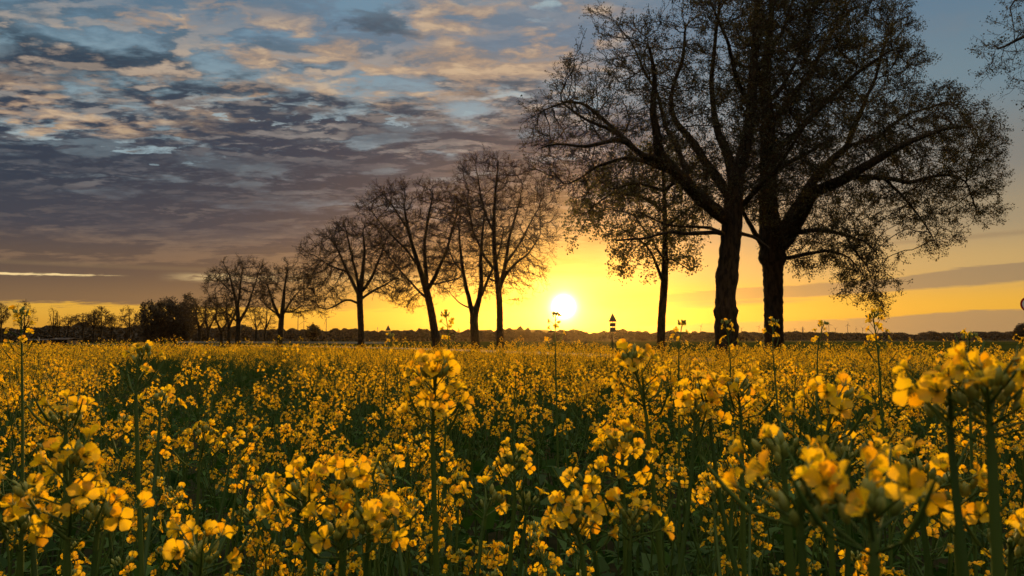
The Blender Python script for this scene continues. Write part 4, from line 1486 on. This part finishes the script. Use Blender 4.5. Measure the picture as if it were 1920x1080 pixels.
def raceme(rng, lod, n_fl, axis_len, fsize=1.0, pods=4, spread=1.0, buds=14, sep=False):
    """flower spike standing on the origin: returns (body acc, list of flower (pos, frame, template))"""
    a = Acc()
    fl = []
    bend = rng.standard_normal(2) * 0.12
    ax = lambda t: np.array([bend[0] * t * t * axis_len, bend[1] * t * t * axis_len, t * axis_len])
    sides = (6, 4, 3, 3)[lod]
    P = np.array([ax(t) for t in np.linspace(0, 1.0, 6 if lod == 0 else 3)])
    tube(P, np.linspace(.0017, .0010, len(P)), sides, a, 2)
    g = 2.399963
    pos, dirs, op = [], [], []
    p0 = rng.uniform(0, 6.28)
    P0, P1 = [], []
    for i in range(n_fl):
        t = (i + rng.uniform(-.3, .3)) / max(1, n_fl)
        tt = .30 + .66 * t
        th = p0 + g * i
        el = R(25 + 35 * t + rng.uniform(-10, 10)) / 1.0
        L = (.022 - .009 * t) * spread * rng.uniform(.8, 1.2)
        d = np.array([math.cos(th) * math.cos(el), math.sin(th) * math.cos(el), math.sin(el)])
        q = ax(tt)
        e = q + d * L
        P0.append(q); P1.append(e)
        face = norm(d + np.array([0, 0, -.10]) + rng.standard_normal(3) * .35)
        pos.append(e); dirs.append(face)
        op.append(rng.choice([0, 0, 1, 2, 3]) if t < .85 else 4)
    for i in range(pods):
        tt = rng.uniform(0.0, .3)
        th = p0 + g * (i + 50)
        el = R(rng.uniform(15, 45))
        d = np.array([math.cos(th) * math.cos(el), math.sin(th) * math.cos(el), math.sin(el)])
        q = ax(tt)
        e = q + d * .018
        P0.append(q); P1.append(e)
        if lod <= 1:
            d2 = norm(d + np.array([0, 0, .7]))
            tube([e, e + d2 * .012, e + d2 * .024 + ZUP * .003], [.0011, .0010, .0004], 4 if lod == 0 else 3, a, 2)
    if lod <= 1 and P0:
        prisms(P0, P1, .0006, .0005, a, 2, 4 if lod == 0 else 3)
    if pos:
        pos, dirs = np.array(pos), np.array(dirs)
        M = frames(dirs, rng, scale=fsize * rng.uniform(.85, 1.12, len(pos)))
        if sep:
            for p, m, o in zip(pos, M, op):
                fl.append((p, m, o))
        else:
            if lod == 0:
                op = np.array(op)
                for o in range(5):
                    k = op == o
                    if k.any():
                        join_inst(a, FL0[o], pos[k], M[k])
            else:
                join_inst(a, (FL0[0], FL1, FL2, FL3)[lod], pos, M)
    nb = buds if lod == 0 else (7 if lod == 1 else (3 if lod == 2 else 0))
    if nb:
        th = rng.uniform(0, 6.28, nb)
        rr = np.sqrt(rng.uniform(0, 1, nb)) * .010
        bp = ax(1.0) + np.stack([np.cos(th) * rr, np.sin(th) * rr, rng.uniform(-.004, .006, nb) - rr * .5], -1)
        bd = norm(np.stack([np.cos(th) * rr * 60, np.sin(th) * rr * 60, np.ones(nb)], -1))
        join_inst(a, BUD[0 if lod == 0 else 1], bp, frames(bd, rng, scale=rng.uniform(.6, 1.05, nb)))
    return a, fl


def leaf_blades(rng, acc, pos, dirs, L, W, mat=3, segs=4):
    """lanceolate, drooping leaves"""
    for p, d, l, w in zip(pos, dirs, L, W):
        d = np.array(d)
        side = norm(np.cross(d, ZUP))
        V = []
        c = p.copy()
        dd = d.copy()
        for i in range(segs + 1):
            t = i / segs
            ww = w * np.interp(t, [0, .15, .45, .8, 1], [.35, .7, 1, .6, .03]) / 2
            lift = ZUP * ww * .35
            V += [c - side * ww + lift, c, c + side * ww + lift]
            dd = norm(dd + np.array([0, 0, -.28]))
            c = c + dd * l / segs
        F = []
        for i in range(segs):
            b = i * 3
            F += [[b, b + 1, b + 4, b + 3], [b + 1, b + 2, b + 5, b + 4]]
        acc.add(V, F, mat, True)


def xf(acc, M, t):
    b = Acc()
    b.v = [v @ M.T + t for v in acc.v]
    b.f = list(acc.f)
    b.n = acc.n
    return b


def plant_parts(rng, H, lod, nbr, nfl, leafn, lowest=.15, top=None, fsize=1.0, rlen=.075, spread=1.0, lean=None):
    """returns (stem acc, foliage acc, [(head acc, origin)])"""
    stem, fol, heads = Acc(), Acc(), []
    lean = rng.standard_normal(2) * .05 if lean is None else np.array(lean)
    wob = rng.standard_normal(2) * .012
    Pm = lambda t: np.array([lean[0] * t * t * H + wob[0] * math.sin(t * 5), lean[1] * t * t * H + wob[1] * math.sin(t * 4), t * H])
    ts = np.linspace(0, 1, (14, 6, 3, 2)[lod])
    tube([Pm(t) for t in ts], np.interp(ts, [0, .6, 1], [.0055, .0038, .0018]), (8, 4, 3, 3)[lod], stem, 2)
    nf = lambda k: max(2, int(rng.normal(k, k * .2)))
    r, fl = raceme(rng, lod, nf(nfl), rlen * rng.uniform(.85, 1.2), fsize, pods=5 if lod < 2 else 0, spread=spread)
    tip = norm(Pm(1.0) - Pm(.93))
    heads.append((xf(r, frames(tip[None], spin=np.array([0.]))[0], Pm(1.0)), Pm(1.0)))
    for b in range(nbr):
        t0 = rng.uniform(.55, .90) if b else .8
        th = b * 2.4 + rng.uniform(-.5, .5)
        reach = H * rng.uniform(.05, .12)
        e = Pm(t0) + np.array([math.cos(th) * reach, math.sin(th) * reach, (1 - t0) * H * rng.uniform(.72, 1.0)])
        m = (Pm(t0) + e) / 2 + np.array([math.cos(th), math.sin(th), 0]) * reach * .28
        q = np.linspace(0, 1, (8, 4, 2, 2)[lod])[:, None]
        C = Pm(t0) * (1 - q) ** 2 + m * 2 * q * (1 - q) + e * q ** 2
        tube(C, np.linspace(.0028, .0014, len(C)), (6, 3, 3, 3)[lod], stem, 2)
        r, fl = raceme(rng, lod, nf(nfl * .8), rlen * rng.uniform(.6, 1.0), fsize, pods=2 if lod < 2 else 0, spread=spread)
        tip = norm(e - m + ZUP * .02)
        heads.append((xf(r, frames(tip[None], spin=np.array([th]))[0], e), e))
        if lod <= 1:
            leaf_blades(rng, fol, [Pm(t0)], [norm(np.array([math.cos(th), math.sin(th), .8]))], [.06], [.016], segs=3)
    n = leafn
    tl = rng.uniform(lowest, .82, n)
    th = rng.uniform(0, 6.28, n)
    big = np.interp(tl, [.1, .8], [1.0, .35])
    leaf_blades(rng, fol, [Pm(t) for t in tl], [norm(np.array([math.cos(x), math.sin(x), rng.uniform(.1, .9)])) for x in th],
                .15 * big * rng.uniform(.7, 1.3, n), .042 * big * rng.uniform(.7, 1.3, n), segs=4 if lod == 0 else (3 if lod == 1 else 2))
    return stem, fol, heads


GRP = 'rapeseed plants in bloom'


def clearing(x, y):
    """the bare gap in the crop left of centre"""
    return (np.abs(x + .42 * y + .2 * np.sin(y * 1.7)) / (.13 * y + .1)) ** 3 + (np.abs(y - 9.0 + .5 * np.sin(x * 2.1)) / 4.6) ** 4


def openness(x, y):
    """how thickly the crop stands: patchy, with the wheel track that starts at our feet"""
    p = .62 + .30 * np.sin(x * 3.1 + 1.3 * np.sin(y * 2.3 + .5)) * np.sin(y * 2.6 + x * 1.2 + 1.0) + .18 * np.sin(x * 7.3 + y * 5.1)
    tr = np.exp(-((x - .05 - .075 * y) / (.07 + .03 * y)) ** 2) * np.clip(2.6 - y, 0, 1)
    return p - tr * 1.2


def crop_h(x, y, rng=None):
    d = np.hypot(x, y)
    base = np.interp(d, [0, .8, 1.5, 2.5, 4, 8, 30], [1.04, 1.05, 1.07, 1.09, 1.10, 1.095, 1.09])
    w = .035 * np.sin(x * 1.7 + 1.1 * np.sin(y * .9)) + .03 * np.sin(y * 1.3 + x * .6 + 2)
    return base + w


# ---- hero plants: every flower of its own
def hero(u, v, d, vbot, H_px, nfl, label, seed, lean=(0, 0), fsize=1.0, branches=(), spread=1.0, buds=14, pods=4, top_bare=0.0):
    """head centre at photo (u, v), d metres away; head H_px tall in photo pixels"""
    rng = np.random.default_rng(seed)
    c = at(u, v, d)
    hl = H_px / FPX * d
    base = np.array([c[0] + lean[0], c[1] + lean[1], 0.0])
    root = thing('rapeseed_plant', base, label, 'rapeseed plant', GRP)
    top = c - base - ZUP * hl * .5
    stem, fol = Acc(), Acc()
    ts = np.linspace(0, 1, 16)
    w = rng.standard_normal(3) * .006
    S = lambda t: np.array([top[0] * t ** 1.6 + w[0] * math.sin(t * 7), top[1] * t ** 1.6 + w[1] * math.sin(t * 6), top[2] * t])
    tube([S(t) for t in ts], np.interp(ts, [0, .6, 1], [.0058, .0036, .0020]), 8, stem, 2)
    heads = [(S(1.0), norm(S(1.0) - S(.97)), hl, nfl, pods)]
    for (bu, bv, bd, bH, bn) in branches:
        bc = at(bu, bv, bd)
        bl = bH / FPX * bd
        e = bc - base - ZUP * bl * .5
        t0 = float(np.clip(1 - (top[2] - e[2] + .16) / top[2], .3, .93))
        s0 = S(t0)
        m = np.array([e[0] * .75 + s0[0] * .25, e[1] * .75 + s0[1] * .25, s0[2] * .55 + e[2] * .45])
        q = np.linspace(0, 1, 9)[:, None]
        C = s0 * (1 - q) ** 2 + m * 2 * q * (1 - q) + e * q ** 2
        tube(C, np.linspace(.0028, .0016, 9), 6, stem, 2)
        leaf_blades(rng, fol, [s0], [norm(np.array([m[0] - s0[0], m[1] - s0[1], .03]) + rng.standard_normal(3) * .005)], [.06], [.016])
        heads.append((e, norm(e - m), bl, bn, 2))
    stem.obj('stem', MATS, root)
    n = 9
    tl = rng.uniform(.25, .80, n)
    th = rng.uniform(0, 6.28, n)
    leaf_blades(rng, fol, [S(t) for t in tl], [norm(np.array([math.cos(x), math.sin(x), .5])) for x in th], .11 * rng.uniform(.6, 1.2, n), .028 * rng.uniform(.7, 1.2, n))
    fol.obj('foliage', MATS, root)
    for (o, dr, hl_, nn, pd) in heads:
        a, fl = raceme(rng, 0, nn, hl_ * .98, fsize * .90, pods=pd, spread=spread * 1.2, buds=buds, sep=True)
        ho = a.obj('flower_head', MATS, root)
        Mh = frames(dr[None], spin=np.array([rng.uniform(0, 6.28)]))[0]
        from mathutils import Matrix
        mm = Matrix(Mh.tolist()).to_4x4()
        mm.translation = Vector(o)
        ho.matrix_local = mm
        for p, m, k in fl:
            f = bpy.data.objects.new('flower', FLM[k])
            COL.objects.link(f)
            f.parent = ho
            m4 = Matrix(m.tolist()).to_4x4()
            m4.translation = Vector(p)
            f.matrix_local = m4
    return root


FLM = [a.mesh('flower', MATS) for a in FL0]
HEROES = [
    (132, 955, .46, 1080, 190, 15, 'tall rapeseed spike with drooping open flowers in the lower left corner', (0.01, 0), [(60, 935, .50, 50, 5), (180, 1000, .47, 60, 6)]),
    (30, 1010, .48, 1080, 60, 7, 'rapeseed head cut by the bottom left corner of the picture', (0, 0), []),
    (372, 1062, .46, 1080, 50, 6, 'low rapeseed head rising from the bottom edge left of centre', (0, 0), []),
    (585, 960, .50, 1080, 80, 12, 'broad rapeseed plant with a crowded yellow cluster at bottom left of centre', (0.06, .02), [(650, 925, .52, 50, 9), (690, 1000, .48, 60, 10), (640, 1030, .47, 50, 8)]),
    (822, 765, .60, 1080, 150, 22, 'tall rapeseed spike with the dense top cluster just left of centre', (0.004, 0), [(905, 960, .66, 50, 5), (735, 900, .70, 45, 5)]),
    (953, 898, .78, 1080, 70, 9, 'small rapeseed head standing alone at the bottom centre', (-.02, 0), [(985, 955, .80, 30, 3)]),
    (1222, 735, .66, 1080, 140, 16, 'rapeseed spike leaning left under the triangular road sign', (.05, 0), [(1300, 800, .68, 60, 9)]),
    (1390, 765, .68, 1080, 80, 13, 'rapeseed spike with a wide flat cluster in front of the big oak trunks', (-.01, 0), [(1330, 760, .70, 50, 10), (1405, 930, .80, 60, 8), (1340, 950, .8, 60, 8)]),
    (1158, 880, .62, 1080, 110, 16, 'pale rapeseed cluster leaning left at bottom right of centre', (.05, 0), [(1105, 930, .6, 50, 6)]),
    (1110, 1010, .52, 1080, 90, 15, 'wide rapeseed cluster at the bottom edge right of centre', (.03, 0), [(1180, 1000, .52, 60, 9)]),
    (1545, 800, .50, 1080, 110, 9, 'loose rapeseed spike with green buds on top, right of the oaks\' trunks', (.03, 0), [(1590, 870, .5, 50, 5)]),
    (1845, 785, .30, 1080, 110, 15, 'large blurred rapeseed head close to the lens on the right', (.008, 0), [(1780, 780, .32, 60, 7)]),
    (1625, 1005, .245, 1080, 110, 7, 'very close blurred rapeseed flowers at the bottom right', (-.01, 0), [(1500, 970, .27, 70, 6)]),
    (1790, 960, .42, 1080, 90, 6, 'rapeseed flowers with fat green buds near the bottom right corner', (.02, .01), [(1725, 915, .42, 50, 3)]),
    (1485, 900, .36, 1080, 110, 5, 'soft-focus budding rapeseed spike in the lower right', (.02, 0), []),
    (1885, 1040, .40, 1080, 60, 5, 'rapeseed head cut by the bottom right corner of the picture', (0, 0), []),
    (275, 705, .80, 1080, 85, 7, 'slim tall rapeseed spike with a small head left of the dark gap', (0, 0), [(300, 770, .85, 40, 4)]),
    (130, 800, .62, 1080, 40, 6, 'green-budded rapeseed spike above the lower left flowers', (.01, 0), []),
    (372, 845, 1.0, 1080, 70, 10, 'bushy rapeseed head below the dark gap at the left', (0, 0), [(430, 850, 1.05, 50, 7)]),
    (35, 635, 1.25, 1080, 102, 9, 'lone tall rapeseed spike rising above the field at the far left', (.06, 0), []),
    (838, 628, 1.9, 1080, 78, 10, 'tall rapeseed spike crossing the horizon beneath the fork-stemmed tree', (0, 0), []),
    (1043, 625, 2.0, 1080, 74, 8, 'dark rapeseed spike standing in front of the sunset glow', (0, 0), []),
    (1270, 640, 1.8, 1080, 74, 7, 'thin rapeseed spike just right of the slender tree trunk', (0, 0), []),
    (1366, 645, 1.9, 1080, 85, 10, 'rapeseed spike in front of the knobbly oak trunk foot', (0, 0), []),
    (1453, 640, 1.8, 1080, 78, 8, 'rapeseed spike in front of the straight oak trunk foot', (0, 0), []),
    (1650, 640, 1.4, 1080, 102, 14, 'tallest rapeseed spike at the right, below the drooping oak bough', (.01, 0), []),
    (1528, 640, 1.9, 1080, 68, 8, 'rapeseed spike below the distant wind turbines', (0, 0), []),
    (1815, 650, 1.3, 1080, 40, 4, 'sparse green rapeseed tip over the dark meadow at the right', (0, 0), []),
    (722, 665, 2.4, 1080, 78, 10, 'rapeseed spike under the small far road sign', (0, 0), []),
]
for i, (u, v, d, vb, hp, nf_, lb, ln, br) in enumerate(HEROES):
    hero(u, v, d, vb, hp, nf_, lb, 300 + i, lean=ln, branches=br, fsize=.88 if d < .4 else 1.0)

# ---- the nearest plants of the crop, each one an object with parts
VAR = []
for k in range(12):
    rng = np.random.default_rng(500 + k)
    H = 1.0
    s, f, hs = plant_parts(rng, H, 0 if k < 6 else 1, int(rng.integers(1, 4)), 11, 16)
    VAR.append((s.mesh('stem', MATS), f.mesh('foliage', MATS), [(h.mesh('flower_head', MATS)) for h, o in hs]))

ZONES = [(-9999, 190, 'far left, under the low sheds'), (190, 420, 'left, near the dark gap'), (420, 640, 'below the rounded left trees'),
         (640, 840, 'below the leaning tree'), (840, 1000, 'below the bare forked trees'), (1000, 1130, 'straight below the sun'),
         (1130, 1290, 'below the triangular sign'), (1290, 1480, 'in front of the oak trunks'), (1480, 1700, 'below the turbines on the right'), (1700, 9999, 'at the right edge of the field')]
rng = np.random.default_rng(77)


def scatter(rng, r0, r1, dens, wide=.74, pad=.35):
    n = int(dens * (r1 * wide + pad) * 2 * r1 * 1.02)
    y = rng.uniform(0.1, r1, n)
    x = rng.uniform(-1, 1, n) * (r1 * wide + pad)
    d = np.hypot(x, y)
    k = (np.abs(x) < y * wide + pad) & (d > r0) & (d < r1)
    return x[k], y[k]


NEAR_R = 3.8
x, y = scatter(rng, .52, NEAR_R, 40)
k_ = rng.uniform(size=len(x)) < np.clip(openness(x, y), .12, 1)
x, y = x[k_], y[k_]
hero_xy = np.array([(at(h[0], h[1], h[2])[0] + h[7][0], at(h[0], h[1], h[2])[1] + h[7][1]) for h in HEROES])
ok = np.ones(len(x), bool)
for hx, hy in hero_xy:
    ok &= np.hypot(x - hx, y - hy) > .07
x, y = x[ok], y[ok]
idx = np.argsort(np.hypot(x, y))[:300 - len(HEROES)]
NEAR_R = float(np.hypot(x[idx], y[idx]).max())
x, y = x[idx], y[idx]
hh = crop_h(x, y)
for i in range(len(x)):
    d = math.hypot(x[i], y[i])
    uu = 960 + x[i] / y[i] * FPX
    zone = next(z[2] for z in ZONES if z[0] <= uu < z[1])
    dist = 'front' if d < 1.5 else ('second' if d < 2.4 else 'third')
    root = thing('rapeseed_plant', (x[i], y[i], 0), 'rapeseed plant in the %s rank of the crop, %s' % (dist, zone), 'rapeseed plant', GRP, rz=rng.uniform(0, 6.28))
    s = hh[i] + rng.normal(0, .05) - .06
    if d > 1.5 and rng.uniform() < .2:
        s += rng.uniform(.04, .16)
    v = VAR[int(rng.integers(0, 6)) if d < 1.9 else int(rng.integers(6, 12))]
    root.scale = (s, s, s)
    for nm, me in [('stem', v[0]), ('foliage', v[1])] + [('flower_head', h) for h in v[2]]:
        o = bpy.data.objects.new(nm, me)
        COL.objects.link(o)
        o.parent = root


# ---- the rest of the crop, one mass
def crop_mass():
    rng = np.random.default_rng(88)
    A = Acc()
    poly = FIELD

    def inside(x, y):
        return in_poly(x, y, poly)
    for (r0, r1, dens, lod, nvar, nbr, nfl, lf, fs) in ((NEAR_R, 7.0, 29, 1, 14, 3, 8, 9, 1.0), (7.0, 15.0, 28, 2, 12, 3, 7, 5, 1.05), (15.0, 44.0, 22, 3, 12, 3, 4, 4, 1.0)):
        x, y = scatter(rng, r0, r1, dens, .74, 1.0)
        k = inside(x, y)
        x, y = x[k], y[k]
        h = crop_h(x, y) + rng.normal(0, .045 if lod == 1 else .075, len(x)) - (.055 if lod == 1 else .085) + (0 if lod == 1 else .05) * np.sin(x * .8 + 2 * np.sin(y * .33)) * np.sin(y * .7)
        tall = rng.uniform(size=len(x)) < .13
        h = h + tall * rng.uniform(.03, .18, len(x))
        if lod == 1:
            k = rng.uniform(size=len(x)) < np.clip(openness(x, y) + .3, .3, 1)
            x, y, h = x[k], y[k], h[k]
        c = clearing(x, y)
        gap = c < 1
        keep = ~(gap & ((rng.uniform(size=len(x)) < .30) & (c < .5)))
        x, y, h, gap = x[keep], y[keep], h[keep], gap[keep]
        gap = gap & (rng.uniform(size=len(x)) > .025)
        h = np.where(gap, h * rng.uniform(.36, .70, len(x)), h)
        vi = rng.integers(0, nvar, len(x))
        vi = np.where(gap, nvar, vi)
        for q in range(nvar + 1):
            s, f, hs = plant_parts(np.random.default_rng(1000 + lod * 50 + q), 1.0, lod, nbr, nfl if q < nvar else 1, lf if q < nvar else 14, fsize=fs, lowest=.35 if q < nvar else .1, rlen=.085)
            T = Acc()
            T.join(s)
            if f.n: T.join(f)
            for hd, o in hs:
                T.join(hd)
            k = vi == q
            if not k.any():
                continue
            n = k.sum()
            th = rng.uniform(0, 6.28, n)
            M = np.zeros((n, 3, 3))
            M[:, 0, 0] = np.cos(th); M[:, 0, 1] = -np.sin(th); M[:, 1, 0] = np.sin(th); M[:, 1, 1] = np.cos(th); M[:, 2, 2] = 1
            tilt = rng.normal(0, .05, (n, 2))
            M[:, 0, 2] = tilt[:, 0]; M[:, 1, 2] = tilt[:, 1]
            M *= h[k][:, None, None]
            join_inst(A, T, np.stack([x[k], y[k], np.zeros(n)], -1), M)
    # leafy undergrowth that closes the ground between stems
    x, y = scatter(rng, .5, 16.0, 55, .74, .8)
    k = inside(x, y)
    x, y = x[k], y[k]
    n = len(x)
    LV = np.array([[0, -.10, 0], [.45, -.28, .10], [1, 0, -.12], [.45, .28, .10], [0, .10, 0]])
    z = rng.uniform(.25, .78, n) * crop_h(x, y) * np.where(clearing(x, y) < 1, .55, 1)
    d = norm(rng.standard_normal((n, 3)) + np.array([0, 0, .2]))
    inst(LV, np.array([[0, 1, 3, 4], ]), np.stack([x, y, z], -1), frames(d, rng, scale=rng.uniform(.06, .16, n)), A, 3)
    inst(LV[[1, 2, 3]], np.array([[0, 1, 2]]), np.stack([x, y, z], -1), frames(d, rng, scale=rng.uniform(.06, .14, n)), A, 3)
    o = A.obj('rapeseed_field', MATS)
    tag(o, 'sea of yellow rapeseed blooming from the near rows to the trees', 'rapeseed', kind='stuff')
    print('crop faces', len(o.data.polygons))


crop_mass()

# ------------------------------------------------------------------ haze
def haze():
    a = Acc()
    box(a, (0, 2650, 99), (11200, 5900, 202))
    m = bpy.data.materials.new('haze')
    m.use_nodes = True
    nt = m.node_tree
    nt.nodes.clear()
    v = nt.nodes.new("ShaderNodeVolumePrincipled")
    v.inputs['Color'].default_value = (1.0, 0.68, 0.25, 1)
    v.inputs['Density'].default_value = HAZE_D
    v.inputs['Anisotropy'].default_value = 0.85
    o = nt.nodes.new("ShaderNodeOutputMaterial")
    nt.links.new(v.outputs[0], o.inputs['Volume'])
    h = a.obj('haze', m)
    tag(h, 'thin evening haze over the fields', 'haze', kind='stuff')


HAZE_D = 0.00002
haze()
